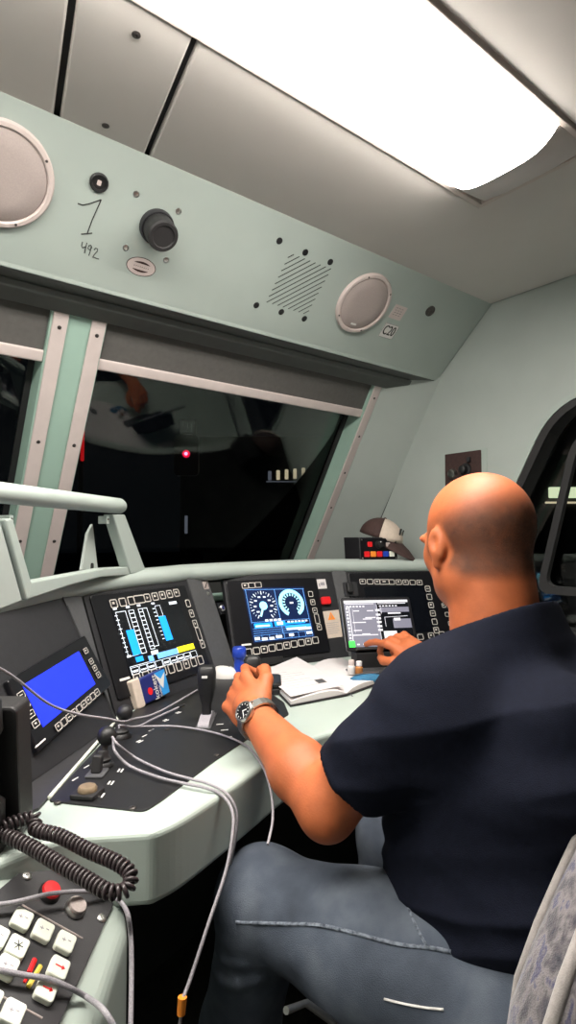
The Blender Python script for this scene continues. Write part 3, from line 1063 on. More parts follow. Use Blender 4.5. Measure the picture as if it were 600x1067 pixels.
def row(parent, fr, p0, p1, n, w, h, wide=None, icons=(0,), lift=0.004, rot=0.0):
    """a row of keys between two photo points on the facet"""
    a_, b_ = fr.uv(*p0), fr.uv(*p1)
    for k in range(n):
        q = a_ + (b_ - a_) * k / (n - 1)
        wide_ = wide is not None and k == wide
        key(parent, fr, q[0], q[1], w * (1.7 if wide_ and abs(b_ - a_)[0] > abs(b_ - a_)[1] else 1), h * (1.7 if wide_ and abs(b_ - a_)[0] <= abs(b_ - a_)[1] else 1), rot, icons[k % len(icons)], lift)


def quad_prism(fr, pxs, w0, w1, mb=None, mi=None):
    mb = mb or MB()
    mb.prism([fr.w(*fr.uv(x, y), w0) for x, y in pxs], fr.n * (w1 - w0), mi)
    return mb


# --- blue screen terminal on the left facet
t = thing('blue_screen_terminal', F1.w(0.3, 0.02), 'small black terminal with plain bright blue screen at the left of the dashboard', 'display')
quad_prism(F1, [(2, 712), (84, 664), (112, 716), (34, 787)][::-1], 0.0, 0.012).build('housing', 'display_black', t, bevel=0.003)
q = quad_prism(F1, [(17.4, 717), (77, 681), (94.4, 715), (39, 760.5)][::-1], 0.0118, 0.0126)
q.build('screen', 'e_blue', t)
dv = F1.uv(95.3, 724) - F1.uv(53, 761)
rt = math.atan2(dv[1], dv[0])
row(t, F1, (54, 760.5), (95, 724.5), 9, 0.020, 0.0145, icons=(1, 0, 3), lift=0.0122, rot=rt)
row(t, F1, (14.7, 728), (30, 757.5), 4, 0.022, 0.013, icons=(3, 1), lift=0.0122, rot=rt)
row(t, F1, (89, 692), (96.5, 706), 3, 0.018, 0.0125, icons=(2, 1), lift=0.0122, rot=rt)
q = F1.uv(83.4, 681)
key(t, F1, q[0], q[1], 0.018, 0.0125, rt, 1, 0.0122)
a = MB()
for (x0, y0), (x1, y1) in (((37, 779), (47, 770)), ((26, 770), (29, 780))):
    a.tube([F1.px(x0, y0, 0.0122), F1.px(x1, y1, 0.0122)], 0.0016, seg=6)
a.build('lettering', 'white_print', t)

# --- left driver display
t = thing('driver_display', F2.w(0.2, 0.02), 'left driver display with blue bar gauges and yellow field', 'display', 'driver displays in the dashboard')
MB().rr(F2, -0.004, 0.012, 0.392, 0.279, 0.008, 0.0, 0.005).build('housing', 'display_black', t, bevel=0.0015)
S = Quad(F2, F2.uv(115.6, 634.5), F2.uv(182.8, 625), F2.uv(204, 684), F2.uv(136, 704), 0.0052)
a = MB(); S.rect(a, -0.02, -0.02, 1.02, 1.02, 0, 0.0008)
sc_ = a.build('screen', 'screen_black', t)
S.lift = 0.0061
a = MB()
S.rect(a, 0.085, 0.36, 0.19, 0.74); S.rect(a, 0.10, 0.77, 0.20, 0.845)
a.build('bar_graph', 'e_azure', sc_)
a = MB()
S.rect(a, 0.60, 0.24, 0.71, 0.64)
a.build('bar_graph', 'e_azure', sc_)
a = MB()
S.box(a, 0.02, 0.07, 0.155, 0.74, 0.007); S.box(a, 0.20, 0.07, 0.27, 0.74, 0.007); S.box(a, 0.34, 0.07, 0.40, 0.71, 0.007); S.line(a, [(0.40, 0.07), (0.47, 0.07), (0.47, 0.68), (0.40, 0.68)], 0.007)
S.box(a, 0.60, 0.06, 0.68, 0.24, 0.006)
for k in range(9):
    y = 0.12 + 0.068 * k
    for x in ((0.0, 0.04) if k % 2 else (0.0, 0.03)), (0.2, 0.265), (0.335, 0.395):
        S.line(a, [(x[0], y), (x[1], y)], 0.010)
    S.line(a, [(0.555, 0.1 + 0.062 * k), (0.585, 0.1 + 0.062 * k)], 0.011)
for x in (0.0, 0.18, 0.34, 0.56):
    S.rect(a, x, 0.0, x + 0.05, 0.03)
S.rect(a, 0.84, 0.03, 0.97, 0.075)
S.rect(a, 0.0, 0.72, 0.05, 0.75); S.rect(a, 0.33, 0.74, 0.43, 0.80)
S.line(a, [(0.0, 0.885), (0.26, 0.885)], 0.007); S.line(a, [(0, 0.885), (0, 1.0)], 0.007)
a.build('scale_lines', 'e_white', sc_)
a = MB()
for k in range(9):
    x0 = 0.0 + k * 0.112
    S.box(a, x0 + 0.006, 0.905, x0 + 0.104, 1.0, 0.006)
    if k not in (3, 8):
        S.rect(a, x0 + 0.02, 0.945 + 0.01 * (k % 2), x0 + 0.09, 0.975)
a.build('soft_keys', 'e_white', sc_)
a = MB(); S.rect(a, 0.27, 0.80, 0.34, 0.89); S.rect(a, 0.40, 0.79, 0.72, 0.88)
a.build('status_field', 'e_pale', sc_)
a = MB(); S.rect(a, 0.72, 0.78, 1.0, 0.87)
a.build('status_field', 'e_yellow', sc_)
row(t, F2, (116.5, 630), (182, 618.5), 9, 0.026, 0.024, wide=3, icons=(1, 0, 0, 0, 2, 1, 1, 1, 1))
row(t, F2, (194, 629.5), (209, 672), 5, 0.021, 0.024, wide=3, icons=(0, 1, 2, 0, 1))
row(t, F2, (141, 708), (207, 688.5), 9, 0.026, 0.026, icons=(1, 0, 0))
a = MB(); q = F2.uv(128.5, 708); a.rr(F2, q[0] - 0.018, q[1] - 0.003, q[0] + 0.018, q[1] + 0.003, 0.001, 0.005, 0.0056)
a.build('lettering', 'white_print', t)

# --- key switch panel
P = F3.px(230, 634)
t = thing('key_switch', P, 'small key switch on the narrow grey panel between the two driver displays', 'switch')
q = F3.uv(230, 634)
MB().rr(F3, q[0] - 0.020, q[1] - 0.020, q[0] + 0.020, q[1] + 0.020, 0.003, 0, 0.004).build('plate', 'display_black', t, bevel=0.001)
a = MB(); a.lathe(F3.w(q[0], q[1], 0.004), F3.n, [(0.012, 0), (0.012, 0.004), (0.010, 0.006), (0.0095, 0.004), (0.004, 0.004), (0.001, 0.005)], seg=20)
a.build('lock_ring', 'steel', t, smooth=40)
MB().rr(F3, q[0] - 0.002, q[1] - 0.007, q[0] + 0.002, q[1] + 0.007, 0.001, 0.008, 0.012).build('key_slot', 'navy_print', t)
P = F3.px(214, 612)
t = thing('small_sign_plate', P, 'tiny silver sign plate above a screw on the grey panel left of the centre display', 'plate')
q = F3.uv(214, 610)
MB().rr(F3, q[0] - 0.014, q[1] - 0.013, q[0] + 0.014, q[1] + 0.013, 0.002, 0, 0.002).build('plate', 'speaker_mesh', t)
MB().box(F3.sub(q[0], q[1], 0, 0.7), -0.014, -0.0015, 0.014, 0.0015, 0.002, 0.0028).build('mark', 'seam_dark', t)
screw(desk, F3.w(q[0], q[1] - 0.028, 0), F3.n, 0.007, 'steel')

# --- centre display
t = thing('driver_display', F4.w(0.2, 0.02), 'centre driver display with two round gauges, lit in pale cyan and blue', 'display', 'driver displays in the dashboard')
MB().rr(F4, 0.008, 0.004, 0.375, 0.278, 0.008, 0.0, 0.005).build('housing', 'display_black', t, bevel=0.0015)
S = Quad(F4, F4.uv(253, 613.5), F4.uv(315, 612.5), F4.uv(326.5, 663.5), F4.uv(264, 670), 0.0052)
a = MB(); S.rect(a, -0.01, -0.01, 1.01, 1.01, 0, 0.0008)
sc_ = a.build('screen', 'e_navy', t)
S.lift = 0.0061
asp = np.linalg.norm(S.c[1] - S.c[0]) / np.linalg.norm(S.c[3] - S.c[0])
def arc(cx, cy, r, a0, a1, n=40):
    return [(cx + r * math.sin(math.radians(a0 + (a1 - a0) * k / n)), cy - r * asp * math.cos(math.radians(a0 + (a1 - a0) * k / n))) for k in range(n + 1)]
a = MB()
S.line(a, arc(0.735, 0.31, 0.185, -148, 148), 0.055)
for k in range(15):
    ang = -140 + 20 * k
    S.line(a, [arc(0.735, 0.31, 0.145, ang, ang, 1)[0], arc(0.735, 0.31, 0.115, ang, ang, 1)[0]], 0.018)
a.build('gauge_ring', 'e_cyan', sc_)
a = MB()
S.line(a, arc(0.26, 0.34, 0.035, 0, 360, 16), 0.05)
S.line(a, [(0.26, 0.34), (0.19, 0.53)], 0.03)
a.build('gauge_needle', 'e_cyan', sc_)
a = MB()
for k in range(25):
    ang = -145 + 12.1 * k
    big = k % 3 == 0
    S.line(a, [arc(0.26, 0.34, 0.215, ang, ang, 1)[0], arc(0.26, 0.34, 0.17 if big else 0.19, ang, ang, 1)[0]], 0.014 if big else 0.008)
for k in range(8):
    q = arc(0.26, 0.34, 0.135, -130 + 37 * k, 0, 1)[0]
    S.rect(a, q[0] - 0.022, q[1] - 0.014, q[0] + 0.022, q[1] + 0.014)
a.build('gauge_marks', 'e_white', sc_)
a = MB()
S.rect(a, 0.705, 0.29, 0.765, 0.325)
for k in range(4):
    S.rect(a, 0.24 + 0.07 * k, 0.60, 0.29 + 0.07 * k, 0.64)
for k in range(6):
    S.rect(a, 0.60 + 0.06 * k, 0.66, 0.64 + 0.06 * k, 0.69)
S.rect(a, 0.07, 0.70, 0.30, 0.73); S.rect(a, 0.42, 0.66, 0.52, 0.72); S.rect(a, 0.56, 0.79, 0.9, 0.83)
for x0, x1, y in ((0.02, 0.10, 0.93), (0.13, 0.22, 0.95), (0.25, 0.33, 0.95), (0.36, 0.46, 0.93), (0.58, 0.66, 0.92), (0.88, 0.98, 0.91), (0.75, 0.98, 0.82)):
    S.rect(a, x0, y - 0.02, x1, y + 0.03)
a.build('field_marks', 'e_white', sc_)
a = MB()
S.line(a, [(0.0, 0.03), (1.0, 0.03)], 0.006); S.line(a, [(0.49, 0.03), (0.49, 0.88)], 0.007); S.line(a, [(0.02, 0.03), (0.02, 0.66)], 0.006); S.line(a, [(0.98, 0.03), (0.98, 0.88)], 0.006)
for y in (0.64, 0.76, 0.80, 0.84, 0.88, 0.98):
    S.line(a, [(0.02, y), (0.98, y)], 0.005)
for k in range(9):
    S.line(a, [(0.02 + 0.12 * k, 0.88), (0.02 + 0.12 * k, 0.98)], 0.005)
a.build('field_lines', 'e_pale', sc_)
a = MB()
S.rect(a, 0.05, 0.66, 0.34, 0.75, -0.0002); S.rect(a, 0.38, 0.65, 0.56, 0.74, -0.0002); S.rect(a, 0.55, 0.74, 0.97, 0.80, -0.0002); S.rect(a, 0.55, 0.69, 0.9, 0.72, -0.0002)
a.build('status_field', 'e_azure', sc_)
row(t, F4, (258, 680), (327.5, 667.5), 10, 0.026, 0.024, icons=(0, 0, 1))
row(t, F4, (322.5, 619.5), (331.5, 654), 5, 0.020, 0.021, wide=3, icons=(0, 1, 2, 0, 1))
row(t, F4, (254.5, 611), (268, 610), 3, 0.026, 0.020, icons=(1, 0, 0))
a = MB(); q = F4.uv(256.5, 672); a.rr(F4, q[0] - 0.020, q[1] - 0.003, q[0] + 0.016, q[1] + 0.003, 0.001, 0.005, 0.0056)
a.build('lettering', 'white_print', t)
for xx in (256, 300):
    q = F4.uv(xx + 22, 689)
    MB().rr(F4, q[0] - 0.055, q[1] - 0.012, q[0] + 0.055, q[1] + 0.01, 0.003, 0.0, 0.016).build('hinge_cover', 'black_plastic', desk, bevel=0.002)

# --- column right of the centre display
P = F4.px(338, 626.5)
t = thing('red_push_button', P, 'red push button right of the centre display, above the warning sticker', 'button')
a = MB(); q = F4.uv(338, 626.5)
MB().rr(F4, q[0] - 0.024, q[1] - 0.018, q[0] + 0.024, q[1] + 0.018, 0.003, 0, 0.003).build('base_plate', 'black_plastic', t)
MB().rr(F4, q[0] - 0.019, q[1] - 0.014, q[0] + 0.019, q[1] + 0.014, 0.005, 0.003, 0.016).build('cap', 'red_plastic', t, bevel=0.003)
P = F4.px(335, 608.5)
t = thing('printed_plate', P, 'small cream printed plate above the red push button', 'plate')
q = F4.uv(335, 608.5)
MB().rr(F4, q[0] - 0.020, q[1] - 0.018, q[0] + 0.020, q[1] + 0.018, 0.002, 0, 0.0015).build('plate', 'paper', t)
a = MB(); a.box(F4, q[0] - 0.006, q[1] - 0.006, q[0] + 0.012, q[1] + 0.006, 0.0015, 0.002); a.box(F4, q[0] - 0.014, q[1] - 0.010, q[0] - 0.009, q[1] + 0.002, 0.0015, 0.002)
a.build('print', 'cable_grey', t)
P = F4.px(345.5, 651)
t = thing('warning_sticker', P, 'cream warning sticker with orange triangle below the red push button', 'sticker')
c4 = [(334.5, 637.5), (352.5, 635.5), (356.5, 663.5), (340.5, 665.5)]
quad_prism(F4, c4[::-1], 0.0008, 0.0022).build('sticker_face', 'cap_cream', t)
S = Quad(F4, *[F4.uv(*c) for c in c4], 0.0023)
a = MB(); a.prism([S.P(0.28, 0.34), S.P(0.72, 0.34), S.P(0.5, 0.04)], F4.n * 0.0005)
a.build('warning_triangle', 'orange_plastic', t)
a = MB()
for k in range(6):
    S.rect(a, 0.12, 0.45 + 0.075 * k, 0.86 - 0.12 * (k % 2), 0.465 + 0.075 * k)
S.rect(a, 0.485, 0.14, 0.515, 0.28, 0.0006)
a.build('print', 'cable_grey', t)

# --- right display, mostly behind the tablet
t = thing('driver_display', F5.w(0.25, 0.02), 'dark driver display behind the tablet with rows of outlined buttons', 'display', 'driver displays in the dashboard')
MB().rr(F5, 0.045, 0.005, 0.47, 0.29, 0.008, 0.0, 0.005).build('housing', 'display_black', t, bevel=0.0015)
MB().rr(F5, 0.10, 0.05, 0.385, 0.235, 0.004, 0.005, 0.006).build('screen', 'screen_black', t)
row(t, F5, (377, 606.5), (436, 607.5), 9, 0.026, 0.021, wide=3, icons=(1, 0, 1))
row(t, F5, (444.5, 614), (453.5, 657), 6, 0.024, 0.024, icons=(3, 0, 1))
row(t, F5, (437, 664), (470, 660), 4, 0.026, 0.022, icons=(0, 1))
row(t, F5, (458, 622), (468, 650), 4, 0.018, 0.018, icons=(0, 1))
q = F5.uv(364, 613)
MB().rr(F5, q[0] - 0.028, q[1] - 0.032, q[0] + 0.03, q[1] + 0.022, 0.003, 0.005, 0.009).build('switch_plate', 'dash_black', t)
MB().rr(F5, q[0] - 0.018, q[1] - 0.022, q[0] + 0.004, q[1] + 0.018, 0.006, 0.009, 0.026).build('switch', 'black_plastic', t, bevel=0.003)

# --- tablet leaning in front of the right display
TQ = [at(354.5, 622.5, 1.885), at(426.5, 622.5, 1.835)]
n_t = nz(np.array([-0.42, -0.79, 0.44]))
TB = Fr(at(360, 678, 1.86), np.cross(Z3, n_t) * -1 if False else np.cross(Z3, n_t), np.cross(n_t, np.cross(Z3, n_t)))
t = thing('tablet', TB.w(0.12, 0), 'black tablet with lit grey and white screen leaning before the right display', 'tablet')
qa = [TB.uv(*c) for c in ((353.5, 622), (429, 622.5), (434, 675), (361, 679.5))]
u0, u1 = (qa[0][0] + qa[3][0]) / 2, (qa[1][0] + qa[2][0]) / 2
v0, v1 = (qa[2][1] + qa[3][1]) / 2, (qa[0][1] + qa[1][1]) / 2
MB().rr(TB, u0, v0, u1, v1, 0.010, -0.010, 0.0).build('case', 'display_black', t, bevel=0.002)
MB().box(TB, u0 + 0.03, v0 - 0.002, u1 - 0.03, v0 + 0.006, -0.012, 0.016).build('stand_ledge', 'black_plastic', t, bevel=0.002)
S = Quad(TB, np.array([u0 + 0.011, v1 - 0.011]), np.array([u1 - 0.011, v1 - 0.011]), np.array([u1 - 0.011, v0 + 0.011]), np.array([u0 + 0.011, v0 + 0.011]), 0.0003)
a = MB(); S.rect(a, 0, 0, 1, 1)
sc_ = a.build('screen', 'screen_black', t)
S.lift = 0.001
a = MB(); S.rect(a, 0.0, 0.05, 0.50, 0.90); S.rect(a, 0.54, 0.16, 1.0, 0.27); S.rect(a, 0.72, 0.42, 1.0, 0.62); S.rect(a, 0.0, 0.90, 1.0, 1.0)
a.build('grey_fields', 'e_grey', sc_)
S.lift = 0.0014
a = MB()
S.rect(a, 0.0, 0.0, 1.0, 0.055); S.rect(a, 0.02, 0.07, 0.46, 0.085); S.rect(a, 0.52, 0.07, 0.96, 0.085)
for k in range(6):
    S.rect(a, 0.03 + 0.05 * k, 0.12, 0.06 + 0.05 * k, 0.15); S.rect(a, 0.54 + 0.05 * k, 0.12, 0.57 + 0.05 * k, 0.145)
for y0, x0, x1 in ((0.22, 0.34, 0.44), (0.22, 0.13, 0.22), (0.37, 0.30, 0.46), (0.40, 0.26, 0.40), (0.47, 0.10, 0.30), (0.64, 0.10, 0.22), (0.74, 0.06, 0.46), (0.72, 0.22, 0.34)):
    S.rect(a, x0, y0, x1, y0 + 0.022)
for y in np.arange(0.16, 0.9, 0.07):
    S.rect(a, 0.02, y, 0.05, y + 0.04)
S.line(a, [(0.07, 0.14), (0.07, 0.88)], 0.012); S.line(a, [(0.12, 0.2), (0.12, 0.7)], 0.006); S.line(a, [(0.50, 0.1), (0.50, 0.88)], 0.008)
for y in (0.2, 0.30, 0.38, 0.46, 0.55, 0.63):
    S.rect(a, 0.47, y, 0.54, y + 0.045)
S.line(a, [(0.56, 0.16), (0.56, 0.30)], 0.008); S.line(a, [(0.60, 0.38), (0.60, 0.58)], 0.008); S.rect(a, 0.66, 0.28, 0.86, 0.31); S.rect(a, 0.74, 0.40, 0.84, 0.46); S.line(a, [(0.6, 0.38), (0.96, 0.36)], 0.008)
S.rect(a, 0.55, 0.68, 0.75, 0.84)
for k in range(9):
    S.rect(a, 0.12 + 0.09 * k, 0.93, 0.16 + 0.09 * k, 0.96)
a.build('white_marks', 'e_light', sc_)
a = MB(); S.rect(a, 0.0, 0.87, 0.09, 1.0, 0.0003)
a.build('green_tile', 'e_green', sc_)
# tablet stand block behind, resting on the desk
MB().prism([TB.w(0.05, v0 - 0.0, -0.012), TB.w(u1 - 0.05, v0, -0.012), TB.w(u1 - 0.06, v1 * 0.6, -0.014), TB.w(0.06, v1 * 0.6, -0.014)], (0.02, 0.06, -0.02)).build('stand', 'black_plastic', t)
zl = TB.w(0, v0)[2]
FOOT = zl - 0.0045
MB().prism([(*TB.w(x, v0 - 0.002, w_)[:2], DZ + 0.001) for x, w_ in ((0.03, 0.012), (u1 - 0.03, 0.012), (u1 - 0.03, -0.05), (0.03, -0.05))], (0, 0, zl - DZ - 0.006)).build('stand_foot', 'black_plastic', t, bevel=0.002)
MB().prism([(*TB.w(x, v0 - 0.002, w_)[:2], DZ + 0.001) for x, w_ in ((-0.005, 0.06), (u1 - 0.06, 0.06), (u1 - 0.06, 0.012), (-0.005, 0.012))], (0, 0, 0.022)).build('stand_tray', 'dash_grey', t, bevel=0.003)
# ------------------------------------------------------------------ low side console with push buttons
nC = nz((0.33, -0.487, 0.81))
LC = Fr(at(65, 986, 0.75), (0.046, -0.025, -0.034), (0.037, 0.048, 0.014))
LC.n = np.cross(LC.u, LC.v)
t = thing('side_console', (0.15, 0.75, 0.0), 'low pale green side console with black push button plate in the bottom left corner', 'console')
SCN = t
cuv = [LC.uv(*p) for p in ((40, 862), (118, 921), (133, 944), (134, 968), (96, 1090), (-60, 1130), (-120, 960), (-60, 868))]
top = [LC.w(c[0], c[1], -0.004) for c in cuv]
a = MB()
bot = [np.array([p[0], p[1], 0.0]) + (0.0, 0.0, 0.0) for p in top]
mid = [p + np.array([0, 0, -0.12]) for p in top]
n = len(top)
a.loops([bot, [b_ * (1, 1, 0) + (0, 0, 0.45) for b_ in mid], mid, top], caps=True)
a.build('body', 'desk_green', t, bevel=0.014, bseg=4)
puv = [LC.uv(*p) for p in ((36, 896), (119, 941), (58, 1075), (-40, 1085), (-70, 985))]
a = MB().prism([LC.w(c[0], c[1], -0.0045) for c in rpoly([tuple(c) for c in puv], 0.008)], LC.n * 0.006)
a.build('button_plate', 'dash_dark', t, bevel=0.001)
for p in ((28, 913), (106, 957)):
    screw(t, LC.px(*p, 0.0015), LC.n, 0.0065, 'steel')
def lcbutton(x, y, style):
    q = LC.uv(x, y)
    a = MB().rr(LC, q[0] - 0.0122, q[1] - 0.0122, q[0] + 0.0122, q[1] + 0.0122, 0.004, 0.0015, 0.010)
    b_ = a.build('push_button', 'key_cream', t, bevel=0.0018)
    a = MB()
    f_ = LC.sub(q[0], q[1], 0.0102)
    if style == 0:
        a.box(f_, -0.006, -0.0005, -0.001, 0.0005, 0, 0.0003); a.box(f_, -0.004, -0.0025, -0.003, 0.0025, 0, 0.0003); a.box(f_, 0.002, 0.001, 0.006, 0.002, 0, 0.0003)
    elif style == 1:
        for k in range(3):
            a.box(f_.sub(0, 0, 0, k * math.pi / 3), -0.006, -0.0005, 0.006, 0.0005, 0, 0.0003)
    elif style == 2:
        a.box(f_, -0.006, -0.0008, 0.006, 0.0008, 0, 0.0003)
        a.prism([f_.w(0.003, -0.003), f_.w(0.007, 0), f_.w(0.003, 0.003)], f_.n * 0.0003)
    a.build('symbol', 'cable_grey' if style == 0 else ('red_plastic' if style == 2 else 'seam_dark'), b_)
for x, y, s_ in ((20, 962, 0), (42, 974, 0), (65, 986, 0), (15, 991, 1), (58, 1013, 2), (4, 1012, 0), (45, 1036, 2), (-6, 980, 0), (10, 1060, 0), (-14, 1046, 0)):
    lcbutton(x, y, s_)
for x, y, m_ in ((51, 931, 'red_plastic'), (78, 947, 'speaker_mesh')):
    q = LC.px(x, y, 0.0015)
    a = MB().lathe(q, LC.n, [(0.0150, 0), (0.0150, 0.003), (0.0130, 0.006)], seg=26)
    b_ = a.build('round_button', 'steel' if m_ != 'red_plastic' else 'black_plastic', t, smooth=40)
    a = MB().lathe(q, LC.n, [(0.0128, 0.003), (0.0128, 0.008), (0.0115, 0.0098), (0.001, 0.0102)], seg=26)
    a.build('button_cap', m_, b_, smooth=40)
for (x0, y0), (x1, y1) in (((23, 943), (86, 978)), ((-8, 1033), (44, 1061))):
    MB().tube([LC.px(x0, y0, 0.0018), LC.px(x1, y1, 0.0018)], 0.0012, seg=6).build('divider_line', 'speaker_mesh', t)
c4 = [(31, 1008), (38, 1000), (36, 1018), (26, 1024)]
for (x0, y0), (x1, y1), m_, r_ in (((36, 1000), (30, 1014), 'red_plastic', 0.0034), ((29, 1017), (25, 1024), 'red_plastic', 0.002), ((42, 1007), (29, 1029), 'yellow_plastic', 0.0032)):
    MB().tube([LC.px(x0, y0, 0.0016), LC.px(x1, y1, 0.0016)], r_, seg=6).build('marking', m_, t)
q = LC.px(19, 950, 0.0015)
MB().lathe(q, LC.n, [(0.004, 0), (0.004, 0.004), (0.002, 0.006)], seg=12).build('indicator', 'speaker_white', t, smooth=40)

# ------------------------------------------------------------------ levers and switches on the black plate
PZ = DZ + 0.0032
def ball_lever(x, y, hgt, lean, label, r=0.017):
    P = pz(x, y, PZ)
    t = thing('ball_lever', P, label, 'lever')
    a = MB().lathe(P, Z3, [(0.022, 0), (0.022, 0.004), (0.016, 0.009), (0.017, 0.014), (0.012, 0.019), (0.012, 0.024), (0.008, 0.03)], seg=22)
    a.build('boot', 'black_rubber', t, smooth=50)
    top = P + np.array(lean) + (0, 0, hgt)
    MB().tube([P + (0, 0, 0.015), P * 0.4 + top * 0.6, top], 0.006, seg=10).build('stem', 'dark_steel', t, smooth=60)
    a = MB().lathe(top - (0, 0, 0.01), Z3, [(r * math.sin(math.pi * k / 10), 0.01 - r * math.cos(math.pi * k / 10)) for k in range(11)], seg=22)
    a.build('ball_knob', 'black_plastic', t, smooth=80)
ball_lever(126, 768, 0.048, (0.01, 0.006, 0), 'larger black ball lever where grey cables cross it, beside the tissue packet')
ball_lever(106, 798, 0.050, (0.012, 0.008, 0), 'black ball lever nearer the side console, with a cable looped over it', 0.018)
# toggle paddle
P = pz(101, 807, PZ)
t = thing('toggle_switch', P, 'small black paddle switch between ball lever and round push switch', 'switch')
fp = Fr(P, nz((0.62, 0.78, 0)), nz((-0.78, 0.62, 0)))
MB().rr(fp, -0.02, -0.016, 0.022, 0.016, 0.004, 0, 0.004).build('base', 'dash_grey', t, bevel=0.001)
MB().prism([fp.w(-0.008, -0.008, 0.004), fp.w(0.008, -0.008, 0.004), fp.w(0.012, -0.009, 0.032), fp.w(0.0, -0.009, 0.034)], fp.v * 0.018).build('paddle', 'black_rubber', t, bevel=0.003)
# round beige push switch
P = pz(91, 829, PZ)
t = thing('push_switch', P, 'round brown push switch on a square black base, near corner of the plate', 'switch')
fp = Fr(P, nz((0.75, 0.66, 0)), nz((-0.66, 0.75, 0)))
MB().rr(fp, -0.021, -0.021, 0.021, 0.021, 0.004, 0, 0.008).build('base', 'black_rubber', t, bevel=0.002)
MB().lathe(P + (0, 0, 0.008), Z3, [(0.0155, 0), (0.0155, 0.005), (0.013, 0.008), (0.001, 0.0085)], seg=24).build('button_cap', 'pale_brown', t, smooth=40)


def handle_lever(P, hgt, label, fr_dir, w_, slot=True):
    """flat upright grip on a curved quadrant"""
    t = thing('power_lever', P, label, 'lever')
    u_ = nz(fr_dir)
    f_ = Fr(P, u_, Z3)
    a = MB()
    L = []
    for z_, hw, hd in ((0.0, 0.010, 0.008), (hgt * 0.3, 0.011, 0.009), (hgt * 0.45, 0.016, 0.012), (hgt * 0.62, 0.021, 0.015), (hgt * 0.85, w_, 0.017), (hgt * 0.96, w_ - 0.002, 0.015), (hgt, w_ - 0.008, 0.010)):
        L.append([f_.w(hw * math.copysign(abs(math.cos(q_)) ** 0.6, math.cos(q_)), z_, hd * math.copysign(abs(math.sin(q_)) ** 0.6, math.sin(q_))) for q_ in np.linspace(0, 2 * math.pi, 24, endpoint=False)])
    a.loops(L, caps=True)
    a.build('grip', 'black_plastic', t, smooth=70)
    MB().rr(f_, -0.009, hgt * 0.80, 0.004, hgt * 0.80 + 0.005, 0.001, 0.0165, 0.0185).build('mark', 'white_print', t)
    a = MB()
    a.prism([f_.w(-0.017, 0, -0.06), f_.w(0.017, 0, -0.06), f_.w(0.017, 0, 0.06), f_.w(-0.017, 0, 0.06)], (0, 0, 0.004))
    a.build('slot_plate', 'dash_grey', t, bevel=0.001)
    a = MB()
    a.loops([[f_.w(x_, 0.004 + 0.014 * math.cos(q_ * 1.0) , 0.055 * math.sin(q_)) for x_ in (-0.012, 0.012)] + [f_.w(x_, 0.003, 0.055 * math.sin(q_)) for x_ in (0.012, -0.012)] for q_ in np.linspace(-1.45, 1.45, 14)], caps=True)
    a.build('quadrant', 'cable_grey', t, smooth=50)
    return t
P = pz(215, 752, PZ)
handle_lever(P, 0.128, 'black upright power lever standing free, left of the driver hand', CR * (1, 1, 0), 0.0215)
LEV = np.array([*at(263, 745, 1.33)[:2], PZ])
handle_lever(LEV, 0.158, 'black upright brake lever held in the driver left hand', CR * (1, 1, 0), 0.0195)

# ------------------------------------------------------------------ small things on the desk
# tissue packet leaning by the left display
P = pz(152, 738, DZ)
yaw = math.radians(24)
tu = nz((math.cos(yaw), math.sin(yaw), 0.10))
TP = Fr(at(147, 737, 1.48), tu, nz((-0.15, 0.22, 1)))
t = thing('tissue_packet', TP.w(0.06, 0), 'navy blue tissue packet with white end flap leaning below the left display', 'packet')
ww, hh, dd = 0.115, 0.066, 0.026
MB().rr(TP, 0.018, 0, ww, hh, 0.006, -dd, 0).build('wrapper', 'navy_print', t, bevel=0.004, bseg=3)
MB().rr(TP, -0.010, -0.003, 0.018, hh + 0.004, 0.006, -dd - 0.001, 0.001).build('end_flap', 'cap_cream', t, bevel=0.004, bseg=3)
a = MB(); a.prism([TP.w(ww * 0.74, 0.002, 0.0006), TP.w(ww - 0.003, 0.002, 0.0006), TP.w(ww - 0.003, hh - 0.002, 0.0006), TP.w(ww * 0.62, hh - 0.002, 0.0006), TP.w(ww * 0.70, hh * 0.6, 0.0006)], TP.n * 0.0005)
a.build('print_band', 'cyan_print', t)
a = MB(); a.prism([TP.w(ww * 0.62, hh * 0.95, 0.0012), TP.w(ww * 0.78, hh * 0.66, 0.0012), TP.w(ww * 0.96, hh * 0.86, 0.0012), TP.w(ww * 0.86, hh * 0.5, 0.0012), TP.w(ww * 0.80, hh * 0.28, 0.0012), TP.w(ww * 0.72, hh * 0.48, 0.0012)], TP.n * 0.0004)
a.build('bird_print', 'white_plastic', t)
a = MB(); a.text(TP.sub(ww * 0.56, hh * 0.46, 0.0012, math.radians(88)), 'kokett', 0.024)
a.text(TP.sub(ww * 0.69, hh * 0.24, 0.0012, math.radians(88)), 'CLASSIC', 0.008)
a.build('lettering', 'white_plastic', t)
a = MB(); ell(TP.sub(ww * 0.38, hh * 0.40, 0, 0.2), 0.0085, 0.0095, 0.0006, 0.0011, a)
a.build('seal_print', 'red_plastic', t)
# flat card box behind it
B0 = pz(190, 717, DZ)
BX = Fr(B0, nz((0.93, 0.36, 0)), nz((-0.36, 0.93, 0)))
t = thing('card_box', B0, 'small white and blue card box with yellow and red top behind the power lever', 'box')
MB().box(BX, -0.015, 0.0, 0.08, 0.055, 0.0, 0.040).build('carton', 'white_plastic', t, bevel=0.002)
a = MB().box(BX, -0.0155, -0.0008, 0.03, 0.0555, 0.006, 0.0405)
a.build('blue_print', 'cyan_print', t, bevel=0.001)
MB().box(BX, 0.0, 0.006, 0.078, 0.03, 0.0402, 0.0410).build('yellow_print', 'yellow_plastic', t)
MB().box(BX, -0.01, 0.034, 0.074, 0.05, 0.0402, 0.0410).build('red_print', 'red_plastic', t)
